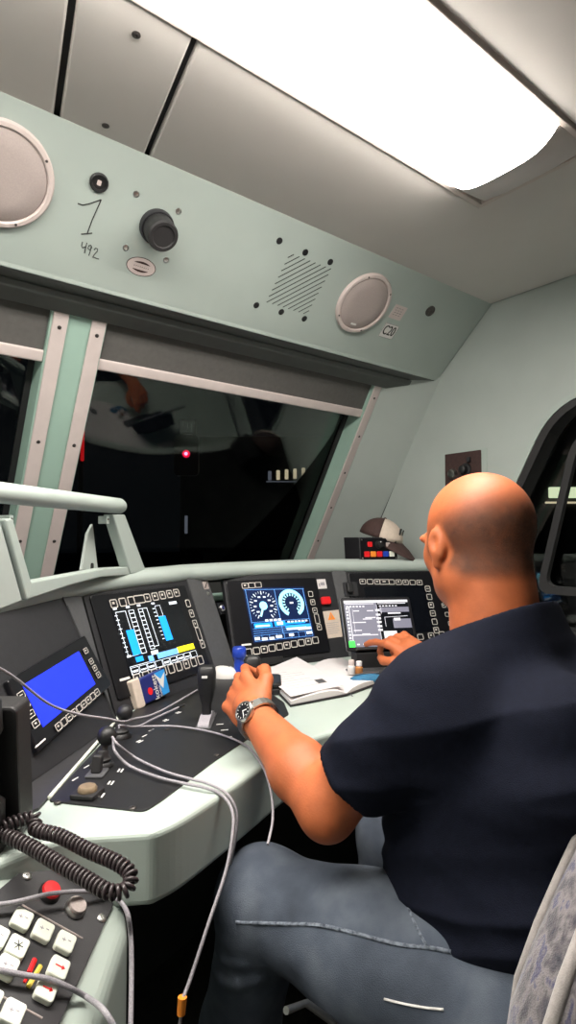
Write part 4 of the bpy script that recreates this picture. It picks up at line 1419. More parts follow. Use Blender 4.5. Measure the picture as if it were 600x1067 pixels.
# computer mouse
P = pz(233, 706, DZ)
t = thing('computer_mouse', P, 'white computer mouse with dark centre seam between power lever and blue bottle', 'mouse')
fm = Fr(P, nz((0.80, 0.60, 0)), nz((-0.60, 0.80, 0)))
a = MB(); L = []
for k in range(13):
    q_ = math.pi * k / 12
    y_ = -0.046 * math.cos(q_); s_ = max(math.sin(q_) ** 0.7, 0.05)
    L.append([fm.w(0.033 * s_ * math.cos(w_), y_, 0.001 + (0.036 if k < 9 else 0.032) * s_ * max(math.sin(w_), 0)) for w_ in list(np.linspace(0, math.pi, 15))])
a.loops(L, caps=True)
a.build('shell', 'white_plastic', t, smooth=70)
a = MB(); a.tube([fm.w(0, y_, 0.001 + 0.0362 * max(math.sin(math.acos(-y_ / 0.046)) ** 0.7, 0.05)) for y_ in np.linspace(-0.02, 0.040, 9)], 0.0028, seg=6)
a.build('seam', 'dash_black', t)
# blue bottle
P = pz(249, 706, DZ)
t = thing('blue_bottle', P, 'small translucent blue bottle with flared top beside the white mouse', 'bottle')
MB().lathe(P, Z3, [(0.013, 0.0), (0.0155, 0.002), (0.0155, 0.045), (0.0145, 0.052), (0.0175, 0.060)], seg=26, caps=True).build('body', 'blue_plastic', t, smooth=40)
MB().lathe(P, Z3, [(0.018, 0.060), (0.0215, 0.066), (0.0215, 0.088), (0.018, 0.093), (0.001, 0.0935)], seg=26).build('cap', 'blue_plastic', t, smooth=40)
# black case beside the notebook
P = pz(276, 722, DZ)
fb_ = Fr(P, nz((0.80, -0.60, 0)), nz((0.60, 0.80, 0)))
t = thing('black_case', P, 'flat black hard case lying on the desk left of the open notebook', 'case')
MB().rr(fb_, -0.045, -0.03, 0.045, 0.085, 0.012, 0.0, 0.018).build('lower_shell', 'black_plastic', t, bevel=0.004)
MB().rr(fb_, -0.045, -0.03, 0.045, 0.085, 0.012, 0.0192, 0.034).build('lid', 'black_plastic', t, bevel=0.005)

# ------------------------------------------------------------------ open notebook
NZ = DZ + 0.016
c = [pz(x, y, NZ)[:2] for x, y in ((274, 700), (303, 730), (361, 719), (398, 706), (356, 684), (327, 691))]
tl, bl, bm_, br, tr, tm = [np.array(q) for q in c]
t = thing('notebook', (*((bm_ + tm) / 2), DZ), 'open white notebook lying on the green desk before the centre display', 'notebook')
def page(tl, tr, br, bl, hts, name, mats='paper', th=None, par=t, mi=0):
    a = MB(); L = []
    m_ = len(hts)
    for i, h_ in enumerate(hts):
        k = i / (m_ - 1)
        p = tl * (1 - k) + tr * k
        q = bl * (1 - k) + br * k
        zb = DZ + 0.006 if th is None else DZ + h_ - th
        L.append([np.array([*p, DZ + h_]), np.array([*q, DZ + h_]), np.array([*q, zb]), np.array([*p, zb])])
    a.loops(L, caps=True)
    return a.build(name, mats, par, smooth=30)
a = MB()
def grow(p, q, k): return p + (p - q) * k
ctr = (tl + br + tr + bl) / 4
a.prism([(*(p + nz(p - ctr) * 0.006), DZ + 0.001) for p in (tl, bl, bm_, br, tr, tm)], (0, 0, 0.004))
a.build('cover', 'black_plastic', t, bevel=0.001)
page(tl, tm, bm_, bl, [0.014, 0.017, 0.020, 0.022, 0.022, 0.018, 0.008], 'page_block')
page(tm, tr, br, bm_, [0.008, 0.016, 0.019, 0.019, 0.017, 0.014, 0.011], 'page_block')
def mixp(s_, r_, P4):
    tl_, tr_, br_, bl_ = P4
    return (tl_ * (1 - s_) + tr_ * s_) * (1 - r_) + (bl_ * (1 - s_) + br_ * s_) * r_
# loose sheets with printed lines on the left page
sh = [pz(x, y, DZ + 0.024)[:2] for x, y in ((272, 700), (309, 684.5), (326, 694), (358, 714), (303, 726))]
a = MB(); a.prism([(*p, DZ + 0.0235) for p in sh], (0, 0, 0.001))
lo = a.build('loose_sheet', 'paper', t)
P4 = [np.array(sh[0]), np.array(sh[2]), np.array(sh[3]), np.array(sh[4])]
a = MB()
for k in range(8):
    p, q = mixp(0.1, 0.15 + 0.09 * k, P4), mixp(0.1 + (0.55 if k % 3 else 0.3), 0.15 + 0.09 * k, P4)
    d = nz(q - p); nn = np.array([-d[1], d[0]]) * 0.0009
    a.prism([(*(p + nn), DZ + 0.0246), (*(q + nn), DZ + 0.0246), (*(q - nn), DZ + 0.0246), (*(p - nn), DZ + 0.0246)], (0, 0, 0.0002))
a.build('print_lines', 'cable_grey', lo)
a = MB()
p = [mixp(s_, r_, P4) for s_, r_ in ((0.66, 0.62), (0.82, 0.62), (0.82, 0.78), (0.66, 0.78))]
a.prism([(*q, DZ + 0.0246) for q in p], (0, 0, 0.0002))
a.build('grey_print', 'dash_grey', lo)
# ribbon mark of the notebook
q = pz(357, 722, DZ)
a = MB().tube(bez([(*(bm_ * 1.0), DZ + 0.005), q + (0.005, -0.02, 0.004), q + (-0.012, -0.05, 0.003)], 6), 0.0012, seg=6)
a.build('ribbon', 'paper_ink', t)
# clutter at the tablet foot
P = at(382, 697, 1.735)
P[2] = DZ
t = thing('pencil_case', P, 'small blue fabric pouch below the left corner of the tablet', 'pouch')
f_ = Fr(P, nz((0.95, -0.3, 0)), nz((0.3, 0.95, 0)))
a = MB(); L = []
for k in range(9):
    x_ = -0.05 + 0.1 * k / 8; s_ = max(math.sin(math.pi * (k + 0.4) / 8.8) ** 0.4, 0.1)
    L.append([f_.w(x_, 0.024 * s_ * math.cos(w_), 0.016 + 0.0155 * s_ * math.sin(w_)) for w_ in np.linspace(0, 2 * math.pi, 14, endpoint=False)])
a.loops(L, caps=True); a.build('pouch', 'teal_cloth', t, smooth=70)
MB().tube([f_.w(-0.04, 0, 0.0325), f_.w(0.04, 0, 0.0325)], 0.0018, seg=6).build('zip', 'steel', t)
for (x, y), hgt, lab, m_, m2 in (((366, 688), 0.040, 'tiny clear glass bottle with white cap at the tablet foot, left one of two', 'white_plastic', 'speaker_white'),
                                 ((374, 690), 0.036, 'tiny amber bottle with pale cap at the tablet foot, right one of two', 'orange_glass', 'paper')):
    P = at(x, y + 8, 1.765)
    P[2] = DZ + 0.024
    t = thing('small_bottle', P, lab, 'bottle', 'tiny bottles at the tablet foot')
    MB().lathe(P, Z3, [(0.010, 0), (0.0115, 0.002), (0.0115, hgt * 0.55), (0.007, hgt * 0.68)], seg=18).build('body', m_, t, smooth=40)
    MB().lathe(P, Z3, [(0.009, hgt * 0.68), (0.009, hgt), (0.007, hgt + 0.002)], seg=18).build('cap', m2, t, smooth=40)
# paper strip on the desk right of the notebook
P = pz(392, 691, DZ)
f_ = Fr(P, nz((0.9, -0.42, 0)), nz((0.42, 0.9, 0)))
t = thing('folded_card', P, 'pale folded card lying between notebook and tablet', 'card')
MB().rr(f_, -0.05, -0.02, 0.05, 0.02, 0.003, 0.0, 0.003).build('lower_leaf', 'key_cream', t)
MB().prism([f_.w(-0.05, -0.02, 0.0035), f_.w(0.05, -0.02, 0.0035), f_.w(0.05, 0.018, 0.012), f_.w(-0.05, 0.018, 0.012)], (0, 0, 0.001)).build('upper_leaf', 'paper', t)

# ------------------------------------------------------------------ button box and cap on the cowl shelf
P = at(395, 584, 2.36)
P[2] = 1.170
bu = nz((0.96, -0.28, 0))
BB = Fr(P, bu, Z3)
t = thing('button_box', P, 'black box with coloured push buttons on the cowl shelf by the right wall', 'control box')
MB().prism([BB.w(-0.085, 0, 0), BB.w(0.085, 0, 0), BB.w(0.085, 0.092, -0.01), BB.w(-0.085, 0.092, -0.01)], -BB.n * 0.13).build('housing', 'dash_black', t, bevel=0.003)
FBx = Fr(BB.w(0, 0, 0.001), bu, np.array([0, 0, 1]) * 0.092 - BB.n * 0.01)
MB().rr(FBx, -0.082, 0.004, 0.082, 0.088, 0.004, 0, 0.003).build('front_plate', 'display_black', t)
for k, m_ in enumerate(('red_plastic', 'orange_plastic', 'red_plastic', 'blue_plastic', 'key_cream')):
    x_ = -0.058 + 0.0285 * k
    MB().rr(FBx, x_ - 0.0115, 0.014, x_ + 0.0115, 0.036, 0.003, 0.003, 0.010).build('push_button', m_, t, bevel=0.002)
MB().rr(FBx, -0.052, 0.054, -0.032, 0.074, 0.003, 0.003, 0.010).build('push_button', 'red_plastic', t, bevel=0.002)
MB().rr(FBx, 0.032, 0.054, 0.050, 0.072, 0.003, 0.003, 0.008).build('push_button', 'speaker_mesh', t, bevel=0.002)
q = FBx.w(0.0, 0.063, 0.003)
MB().lathe(q, FBx.n, [(0.0165, 0), (0.0165, 0.006), (0.0125, 0.007), (0.012, 0.018), (0.010, 0.019)], seg=22).build('rotary_knob', 'black_plastic', t, smooth=40)
MB().rr(FBx, -0.003, 0.070, 0.001, 0.074, 0.001, 0.021, 0.0225).build('knob_mark', 'white_print', t)
for x_, y_ in ((-0.076, 0.010), (0.076, 0.010), (-0.076, 0.082), (0.076, 0.082)):
    screw(t, FBx.w(x_, y_, 0.003), FBx.n, 0.003, 'steel')
# baseball cap leaning over the box
P = BB.w(0.062, 0.094, -0.095)
ca = nz((0.35, -0.1, 1.0))
cx = nz(np.cross((0, 1, 0.1), ca))
t = thing('baseball_cap', BB.w(0.1, 0, -0.06), 'dark brown and cream baseball cap hung over the right end of the button box', 'cap')
CPf = Fr(P, CR * (1, 1, 0) * 0.9 - CF * (1, 1, 0) * 0.45 + np.array([0, 0, -0.30]), Z3)
cu, cv, cn = CPf.u, CPf.v, CPf.n
def capdome(a0, a1, mname, name, off=0.0):
    a = MB(); L = []
    for i in range(13):
        th_ = a0 + (a1 - a0) * i / 12
        L.append([P + (cu * math.cos(th_) + cn * math.sin(th_)) * (0.088 + off) * math.cos(ph) * (1.08 if math.cos(th_) > 0 else 1.0) + cv * (0.080 + off) * math.sin(ph) for ph in np.linspace(0, math.pi / 2 * 0.999, 9)])
    vs = [p for l in L for p in l]
    fs = [[i * 9 + k, (i + 1) * 9 + k, (i + 1) * 9 + k + 1, i * 9 + k + 1] for i in range(12) for k in range(8)]
    a.add(vs, fs)
    o = a.build(name, mname, t, smooth=70)
    sd = o.modifiers.new('thick', 'SOLIDIFY'); sd.thickness = 0.003
    return o
capdome(math.radians(-75), math.radians(75), 'cap_cream', 'front_panel')
capdome(math.radians(75), math.radians(285), 'cap_brown', 'crown')
a = MB(); L = []
for i in range(13):
    th_ = math.radians(-72 + 144 * i / 12)
    rim_ = P + (cu * math.cos(th_) * 1.08 + cn * math.sin(th_)) * 0.088
    out_ = P + cu * (0.095 * math.cos(th_) + 0.075 * math.cos(th_) ** 0.7) + cn * math.sin(th_) * 0.090 - cv * (0.045 * math.cos(th_) ** 0.8 + 0.006)
    L.append([rim_, rim_ * 0.5 + out_ * 0.5 + cv * 0.004, out_, out_ - cv * 0.003, rim_ * 0.5 + out_ * 0.5, rim_ - cv * 0.003])
a.loops(L, caps=True); a.build('brim', 'cap_brown', t, smooth=50)
a = MB().lathe(P + cv * 0.079, cv, [(0.007, 0), (0.006, 0.003), (0.001, 0.005)], seg=12); a.build('top_button', 'cap_brown', t, smooth=60)
a = MB()
for k, (e_, w_, h_) in enumerate(((0.50, 0.012, 0.014), (0.62, 0.008, 0.010), (0.5, 0.006, 0.008))):
    th_ = (-0.15, 0.12, 0.25)[k]
    nn = cu * math.cos(th_) * math.cos(e_) + cn * math.sin(th_) * math.cos(e_) + cv * math.sin(e_)
    q = P + (cu * math.cos(th_) * 1.08 + cn * math.sin(th_)) * 0.089 * math.cos(e_) + cv * 0.082 * math.sin(e_)
    fq = Fr(q, nz(np.cross(cv, nn)), cv)
    a.rr(fq, -w_, -h_, w_, h_, 0.003, 0.0, 0.003)
a.build('emblem', 'seam_dark', t)

# ------------------------------------------------------------------ handset with coiled cord at the left edge
PH = np.array([0.205, 0.925, DZ])
fh = Fr(PH, nz((0.78, -0.62, 0)), nz((-0.12, -0.05, 1)))
t = thing('telephone_handset', PH, 'black handset standing in its cradle at the left edge of the desk', 'handset')
a = MB(); L = []
for z_, w_, d_, o_ in ((0.03, 0.020, 0.018, 0.022), (0.036, 0.028, 0.026, 0.024), (0.065, 0.029, 0.026, 0.024), (0.08, 0.023, 0.016, 0.030), (0.115, 0.022, 0.015, 0.034), (0.15, 0.023, 0.016, 0.030), (0.165, 0.029, 0.026, 0.024), (0.205, 0.028, 0.026, 0.024), (0.21, 0.02, 0.018, 0.022)):
    L.append([fh.w(w_ * math.copysign(abs(math.cos(q_)) ** 0.6, math.cos(q_)), z_, o_ + d_ * math.copysign(abs(math.sin(q_)) ** 0.6, math.sin(q_))) for q_ in np.linspace(0, 2 * math.pi, 20, endpoint=False)])
a.loops(L, caps=True); a.build('receiver', 'black_plastic', t, smooth=60)
MB().rr(fh, -0.040, -0.002, 0.040, 0.19, 0.01, -0.05, -0.004).build('cradle', 'black_rubber', t, bevel=0.004)
MB().rr(fh, -0.03, 0.0, 0.03, 0.028, 0.006, -0.006, 0.045).build('cradle_foot', 'black_rubber', t, bevel=0.003)
cord = bez([fh.w(0.012, 0.033, 0.03), at(34, 852, 0.83), at(37, 864, 0.815), at(62, 871, 0.80), at(92, 886, 0.775), at(122, 899, 0.75), at(136, 912, 0.735), at(131, 927, 0.72),
            at(113, 929, 0.715), at(88, 915, 0.735), at(60, 899, 0.76), at(33, 883, 0.785), at(12, 873, 0.80), at(-20, 862, 0.82)], 40)
# helix round the cord line
cl = np.array(cord)
sl = np.concatenate([[0], np.cumsum(np.linalg.norm(np.diff(cl, axis=0), axis=1))])
N = int(sl[-1] / 0.0068) * 14
ss = np.linspace(0, sl[-1], N)
cp_ = np.stack([np.interp(ss, sl, cl[:, k]) for k in range(3)], 1)
hel = []
aa = np.array([0, 0, 1.0])
Tn = np.gradient(cp_, axis=0)
for i in range(N):
    T_ = nz(Tn[i]); aa = nz(aa - T_ * (aa @ T_)); bb_ = np.cross(T_, aa)
    ph = 2 * math.pi * i / 14
    rr0 = 0.0074 * min(1, ss[i] / 0.03 + 0.15)
    hel.append(cp_[i] + (aa * math.cos(ph) + bb_ * math.sin(ph)) * rr0)
a = MB().tube(hel, 0.0027, seg=6)
a.build('coiled_cord', 'coil_black', t, smooth=80)

# ------------------------------------------------------------------ loose cables
def cable(name, label, pts, r, m_='cable_grey', parts=None):
    P = bez([at(*p) if len(p) == 3 else p for p in pts], 8)
    a = MB().tube(P, r, seg=8)
    o = a.build(name, m_, smooth=80)
    tag(o, label, 'cable')
    return o, P
def pd(x, y, z):
    """photo point lying on a level surface"""
    q = pz(x, y, z)
    return tuple(q)
class V3(tuple): pass
def onz(x, y, z):
    r_ = ray(x, y)
    return (x, y, (z - CAM[2]) / r_[2])
cable('braided_cable', 'grey cable hanging in front of the blue screen and on to the ball lever', [(-12, 690, 0.86), (15, 706, 0.92), (50, 733, 1.0), (80, 744, 1.06), (112, 749, 1.13), (128, 752, 1.17), onz(140, 749, 0.853), onz(165, 742, 0.845), onz(207, 718, 0.84)], 0.0024)
o_, P_ = cable('braided_cable', 'grey cable with small plug lying beside the white legends on the black plate', [(124, 756, 1.19), onz(143, 757, 0.85), onz(160, 749, 0.842), onz(186, 737, 0.842)], 0.0024)
a = MB().tube([P_[-1], P_[-1] + nz(P_[-1] - P_[-4]) * 0.022], [0.0042, 0.0036], seg=8)
a.build('plug', 'black_rubber', o_, smooth=60)
cable('braided_cable', 'pale cable crossing the black plate to the desk edge under the driver forearm', [(124, 758, 1.20), onz(150, 757, 0.845), onz(185, 757, 0.84), onz(225, 764, 0.84), onz(255, 776, 0.838), onz(268, 790, 0.836), (277, 806, 1.045), (283, 830, 1.0), (284, 855, 0.96), (279, 880, 0.92)], 0.0022)
o_, P_ = cable('braided_cable', 'pale braided cable looping from the ball lever over the desk edge to an orange plug', [(118, 770, 1.10), (120, 783, 1.085), onz(135, 798, 0.842), onz(165, 810, 0.84), onz(190, 816, 0.838), onz(214, 821, 0.838), (230, 828, 0.985), (240, 840, 0.965), (243, 860, 0.945), (236, 905, 0.91), (218, 960, 0.87), (200, 1015, 0.84), (190, 1042, 0.82)], 0.0027)
a = MB().tube([P_[-1] + (0, 0, 0.004), P_[-1] - (0.002, 0.0, 0.018)], [0.0062, 0.0058], seg=12)
a.build('plug', 'orange_plastic', o_, smooth=60)
MB().tube([P_[-1] - (0.002, 0, 0.018), P_[-1] - (0.006, 0, 0.05), P_[-1] - (0.012, 0, 0.09)], 0.0024, seg=8).build('cable_end', 'cable_grey', o_, smooth=60)
cable('braided_cable', 'second braided cable beside the first over the desk edge, ending under the desk', [(117, 768, 1.105), (123, 776, 1.09), onz(142, 790, 0.842), onz(172, 804, 0.84), onz(200, 812, 0.838), onz(218, 817, 0.838), (236, 827, 0.985), (246, 845, 0.975), (246, 870, 0.97), (240, 900, 0.98)], 0.0025)
def onlc(x, y, h=0.006):
    q = LC.px(x, y, h)
    return (x, y, float((q - CAM) @ CF))
cable('braided_cable', 'dark grey cable lying over the red button of the side console', [onlc(-20, 944, 0.014), onlc(10, 941, 0.014), onlc(40, 934, 0.021), onlc(54, 931, 0.021), onlc(80, 929, 0.02), onlc(105, 930, 0.012), onlc(122, 937, 0.004), (132, 950, 0.745), (136, 975, 0.735), (137, 1010, 0.71), (136, 1080, 0.67)], 0.0030)
cable('braided_cable', 'striped grey cable lying over the white push buttons of the side console', [onlc(-20, 1009, 0.014), onlc(0, 1011, 0.014), onlc(25, 1016, 0.014), onlc(50, 1020, 0.015), onlc(72, 1029, 0.013), onlc(92, 1040, 0.006), (108, 1053, 0.655), (122, 1075, 0.645)], 0.0032)

# ------------------------------------------------------------------ driver seat
t = thing('driver_chair', (0.9, 0.45, 0.0), 'driver chair with grey patterned plush cushions in the bottom right corner', 'chair')
a = MB(); L = []
def supell(cx_, cy_, z_, rx, ry, n_=28, e_=0.55, fr_=None):
    return [np.array([cx_ + rx * math.copysign(abs(math.cos(q_)) ** e_, math.cos(q_)), cy_ + ry * math.copysign(abs(math.sin(q_)) ** e_, math.sin(q_)), z_]) for q_ in np.linspace(0, 2 * math.pi, n_, endpoint=False)]
for z_, rx, ry in ((0.40, 0.22, 0.22), (0.405, 0.245, 0.25), (0.45, 0.255, 0.26), (0.485, 0.25, 0.255), (0.497, 0.22, 0.23), (0.50, 0.10, 0.12)):
    L.append(supell(0.91, 0.56, z_, rx, ry))
a.loops(L, caps=True); a.build('seat_cushion', 'seat_ribbed', t, smooth=70)
# backrest: centre cushion and two side bolsters
def backsec(z_):
    return 0.315 - (z_ - 0.5) * 0.16
a = MB(); L = []
for z_, rx, ry in ((0.46, 0.15, 0.03), (0.475, 0.19, 0.05), (0.60, 0.20, 0.055), (0.80, 0.195, 0.05), (0.95, 0.17, 0.045), (1.02, 0.14, 0.035), (1.03, 0.08, 0.02)):
    L.append(supell(0.91, backsec(z_), z_, rx, ry))
a.loops(L, caps=True); a.build('backrest_cushion', 'seat_ribbed', t, smooth=70)
for s_ in (-1, 1):
    L = []; L2 = []
    zs = [0.44, 0.455, 0.50, 0.58, 0.66, 0.73, 0.79, 0.84, 0.88, 0.905, 0.922, 0.926]
    # outer edge follows a shouldered curve
    for z_ in zs:
        k = (z_ - 0.44) / 0.55
        xo = 0.302 - 0.012 * math.cos(k * 6) - max(0, k - 0.52) ** 1.35 * 0.46
        sq = min(1, (z_ - 0.436) / 0.02, (0.930 - z_) / 0.03) ** 0.5
        w_ = 0.058 * (1 - 0.25 * k)
        L.append([np.array([0.91 + s_ * (xo - w_ + w_ * sq * math.cos(q_)), backsec(z_) + 0.055 + 0.075 * (1 - 0.4 * k) * sq * math.sin(q_), z_]) for q_ in np.linspace(0, 2 * math.pi, 20, endpoint=False)])
        L2.append(np.array([0.91 + s_ * (xo - 1.45 * w_), backsec(z_) + 0.075 + 0.062 * (1 - 0.4 * k), z_]))
    a = MB(); a.loops(L, caps=True); bo = a.build('side_bolster', 'seat_plush', t, smooth=80)
    MB().tube(L2, 0.006, seg=8).build('piping', 'seat_edge', bo, smooth=80)
    # pale outer welt
    L3 = [l[0 if s_ > 0 else 0] * 1.0 for l in L]
    MB().tube([l[0] + np.array([s_ * -0.002, 0.0, 0]) for l in L[1:-1]], 0.008, seg=8).build('welt', 'seat_edge', bo, smooth=80)
a = MB().prism([(0.70, 0.26, 0.45), (1.12, 0.26, 0.45), (1.10, 0.17, 1.0), (0.72, 0.17, 1.0)], (0, -0.02, 0))
a.build('back_shell', 'black_plastic', t, bevel=0.008)
MB().lathe((0.91, 0.52, 0.0), Z3, [(0.22, 0.0), (0.22, 0.02), (0.09, 0.05), (0.075, 0.06), (0.075, 0.33), (0.16, 0.36), (0.18, 0.40)], seg=28).build('pedestal', 'dash_black', t, smooth=40)
q0, q1 = at(298, 1053, 0.80), at(319, 1045, 0.84)
a = MB().tube([q0, q1, q1 + nz(np.array([0.83, 0.50, q1[2]]) - q1) * 0.03], 0.0045, seg=8); 
MB().tube([q0, q1, (0.74, 0.60, 0.43)], 0.005, seg=8).build('adjust_lever', 'steel', t, smooth=60)
# ------------------------------------------------------------------ the driver
class SDF:
    """blended distance field on a grid, turned into one continuous surface"""
    def __init__(s, lo, hi, vox):
        s.lo = np.array(lo, float); s.vox = vox
        s.n = np.ceil((np.array(hi, float) - s.lo) / vox).astype(int) + 1
        s.F = np.full(s.n, 0.05, np.float32)

    def box(s, lo, hi):
        i0 = np.clip(np.floor((np.array(lo) - s.lo) / s.vox).astype(int), 0, s.n)
        i1 = np.clip(np.ceil((np.array(hi) - s.lo) / s.vox).astype(int) + 1, 0, s.n)
        sl = tuple(slice(a, b) for a, b in zip(i0, i1))
        g = np.meshgrid(*[(np.arange(a, b) * s.vox + l).astype(np.float32) for a, b, l in zip(i0, i1, s.lo)], indexing='ij', sparse=True)
        return sl, g

    def put(s, sl, d, k, sub=False):
        f = s.F[sl]
        if f.size == 0:
            return
        if sub:
            h = np.clip(0.5 - 0.5 * (f + d) / max(k, 1e-6), 0, 1)
            s.F[sl] = f * (1 - h) + (-d) * h + k * h * (1 - h)
        else:
            h = np.clip(0.5 + 0.5 * (f - d) / max(k, 1e-6), 0, 1)
            s.F[sl] = f * (1 - h) + d * h - k * h * (1 - h)

    def cone(s, a, b, ra, rb, k=0.01, sub=False):
        a = np.array(a, float); b = np.array(b, float)
        m = max(ra, rb) + k + 0.02
        sl, (X, Y, Zz) = s.box(np.minimum(a, b) - m, np.maximum(a, b) + m)
        ab = b - a
        t = np.clip(((X - a[0]) * ab[0] + (Y - a[1]) * ab[1] + (Zz - a[2]) * ab[2]) / (ab @ ab), 0, 1)
        d = np.sqrt((X - a[0] - t * ab[0]) ** 2 + (Y - a[1] - t * ab[1]) ** 2 + (Zz - a[2] - t * ab[2]) ** 2) - (ra + (rb - ra) * t)
        s.put(sl, d.astype(np.float32), k, sub)

    def chain(s, pts, rs, k=0.006):
        for i in range(len(pts) - 1):
            s.cone(pts[i], pts[i + 1], rs[i], rs[i + 1], k)

    def ell(s, c, r, R=None, k=0.01, sub=False):
        c = np.array(c, float); r = np.array(r, float)
        R = np.eye(3) if R is None else np.array(R, float)      # rows are the axes
        m = r.max() + k + 0.02
        sl, (X, Y, Zz) = s.box(c - m, c + m)
        q = [(X - c[0]) * R[i, 0] + (Y - c[1]) * R[i, 1] + (Zz - c[2]) * R[i, 2] for i in range(3)]
        k0 = np.sqrt((q[0] / r[0]) ** 2 + (q[1] / r[1]) ** 2 + (q[2] / r[2]) ** 2)
        k1 = np.sqrt((q[0] / r[0] ** 2) ** 2 + (q[1] / r[1] ** 2) ** 2 + (q[2] / r[2] ** 2) ** 2)
        d = k0 * (k0 - 1) / np.maximum(k1, 1e-6)
        s.put(sl, d.astype(np.float32), k, sub)

    def stack(s, secs, k=0.02, e=2.3):
        """trunk: (z, cx, cy, rx, ry) sections"""
        S_ = np.array(secs, float)
        z0, z1 = S_[0, 0], S_[-1, 0]
        m = 0.06
        sl, (X, Y, Zz) = s.box((S_[:, 1] - S_[:, 3]).min() - m if False else [(S_[:, 1] - S_[:, 3]).min() - m, (S_[:, 2] - S_[:, 4]).min() - m, z0 - m], [(S_[:, 1] + S_[:, 3]).max() + m, (S_[:, 2] + S_[:, 4]).max() + m, z1 + m])
        zc = np.clip(Zz, z0, z1)
        I = [np.interp(zc.ravel(), S_[:, 0], S_[:, j]).reshape(zc.shape).astype(np.float32) for j in range(1, 5)]
        qx, qy = np.abs(X - I[0]) / I[2], np.abs(Y - I[1]) / I[3]
        rad = (qx ** e + qy ** e) ** (1 / e)
        d = (rad - 1) * np.minimum(I[2], I[3]) * 0.92
        dz = np.maximum(np.maximum(z0 - Zz, Zz - z1), 0)
        d = np.where(dz > 0, np.sqrt(np.maximum(d, 0) ** 2 + dz ** 2), d)
        s.put(sl, d.astype(np.float32), k)

    def plane(s, P, n):
        """keep the side the normal points away from"""
        n = nz(n)
        sl, (X, Y, Zz) = s.box(s.lo, s.lo + s.n * s.vox)
        d = (X - P[0]) * n[0] + (Y - P[1]) * n[1] + (Zz - P[2]) * n[2]
        s.F = np.maximum(s.F, d.astype(np.float32))

    def mesh(s, relax=2):
        """surface nets"""
        Fv = s.F
        ins = Fv < 0
        n = np.array(Fv.shape)
        cnt = np.zeros(n - 1, np.int8)
        corners = [(i, j, k) for i in (0, 1) for j in (0, 1) for k in (0, 1)]
        for c in corners:
            cnt += ins[c[0]:n[0] - 1 + c[0], c[1]:n[1] - 1 + c[1], c[2]:n[2] - 1 + c[2]]
        cells = np.argwhere((cnt > 0) & (cnt < 8))
        idx = -np.ones(n - 1, np.int64)
        idx[tuple(cells.T)] = np.arange(len(cells))
        acc = np.zeros((len(cells), 3)); num = np.zeros(len(cells))
        val = {c: Fv[cells[:, 0] + c[0], cells[:, 1] + c[1], cells[:, 2] + c[2]] for c in corners}
        for c in corners:
            for ax in range(3):
                if c[ax] == 0:
                    d = list(c); d[ax] = 1; d = tuple(d)
                    a, b = val[c], val[d]
                    cr = (a < 0) != (b < 0)
                    t = np.where(cr, a / np.where(cr, a - b, 1), 0)
                    p = np.array(c, float)[None, :].repeat(len(cells), 0)
                    p[:, ax] += t
                    acc += p * cr[:, None]; num += cr
        V = (cells + acc / num[:, None]) * s.vox + s.lo
        faces = []
        for ax in range(3):
            o = [0, 0, 0]; o[ax] = 1
            a = ins[:n[0] - o[0], :n[1] - o[1], :n[2] - o[2]]
            b = ins[o[0]:, o[1]:, o[2]:]
            e = np.argwhere(a != b)
            u, v = (ax + 1) % 3, (ax + 2) % 3
            ok = (e[:, u] > 0) & (e[:, v] > 0) & (e[:, u] < n[u] - 1) & (e[:, v] < n[v] - 1)
            e = e[ok]
            flip = a[tuple(e.T)]
            q = []
            for du, dv in ((-1, -1), (0, -1), (0, 0), (-1, 0)):
                f = e.copy(); f[:, u] += du; f[:, v] += dv
                q.append(idx[tuple(f.T)])
            q = np.stack(q, 1)
            q[~flip] = q[~flip][:, ::-1]
            faces.append(q)
        Fc = np.concatenate(faces)
        for _ in range(relax):
            sm = np.zeros_like(V); c_ = np.zeros(len(V))
            for i in range(4):
                j = (i + 1) % 4
                np.add.at(sm, Fc[:, i], V[Fc[:, j]]); np.add.at(c_, Fc[:, i], 1)
                np.add.at(sm, Fc[:, j], V[Fc[:, i]]); np.add.at(c_, Fc[:, j], 1)
            V = V * 0.5 + 0.5 * sm / c_[:, None]
        p = V[Fc]
        vol = np.einsum('ij,ij->i', p[:, 0], np.cross(p[:, 1], p[:, 2])).sum() + np.einsum('ij,ij->i', p[:, 0], np.cross(p[:, 2], p[:, 3])).sum()
        if vol < 0:
            Fc = Fc[:, ::-1].copy()
        return V, Fc


def vnorm(V, Fc):
    fn = np.zeros_like(V)
    nn_ = np.cross(V[Fc[:, 2]] - V[Fc[:, 0]], V[Fc[:, 3]] - V[Fc[:, 1]])
    for i in range(4):
        np.add.at(fn, Fc[:, i], nn_)
    return fn / np.maximum(np.linalg.norm(fn, axis=1), 1e-9)[:, None]


def mesh_obj(name, V, Fc, m, parent=None, origin=None):
    org = wloc(parent) if parent is not None else np.array(origin, float)
    me = bpy.data.meshes.new(name)
    W_ = (V - org).astype(np.float32)
    me.vertices.add(len(W_)); me.vertices.foreach_set('co', W_.ravel())
    me.loops.add(Fc.size); me.loops.foreach_set('vertex_index', Fc.astype(np.int32).ravel())
    me.polygons.add(len(Fc))
    me.polygons.foreach_set('loop_start', np.arange(0, Fc.size, Fc.shape[1], dtype=np.int32))
    me.polygons.foreach_set('use_smooth', np.ones(len(Fc), bool))
    me.update(calc_edges=True)
    me.validate()
    me.materials.append(M[m])
    o = bpy.data.objects.new(name, me)
    COL.objects.link(o)
    if parent is not None:
        o.parent = parent
    else:
        o.location = Vector(org)
    return o


A = lambda *c: np.array(c, float)
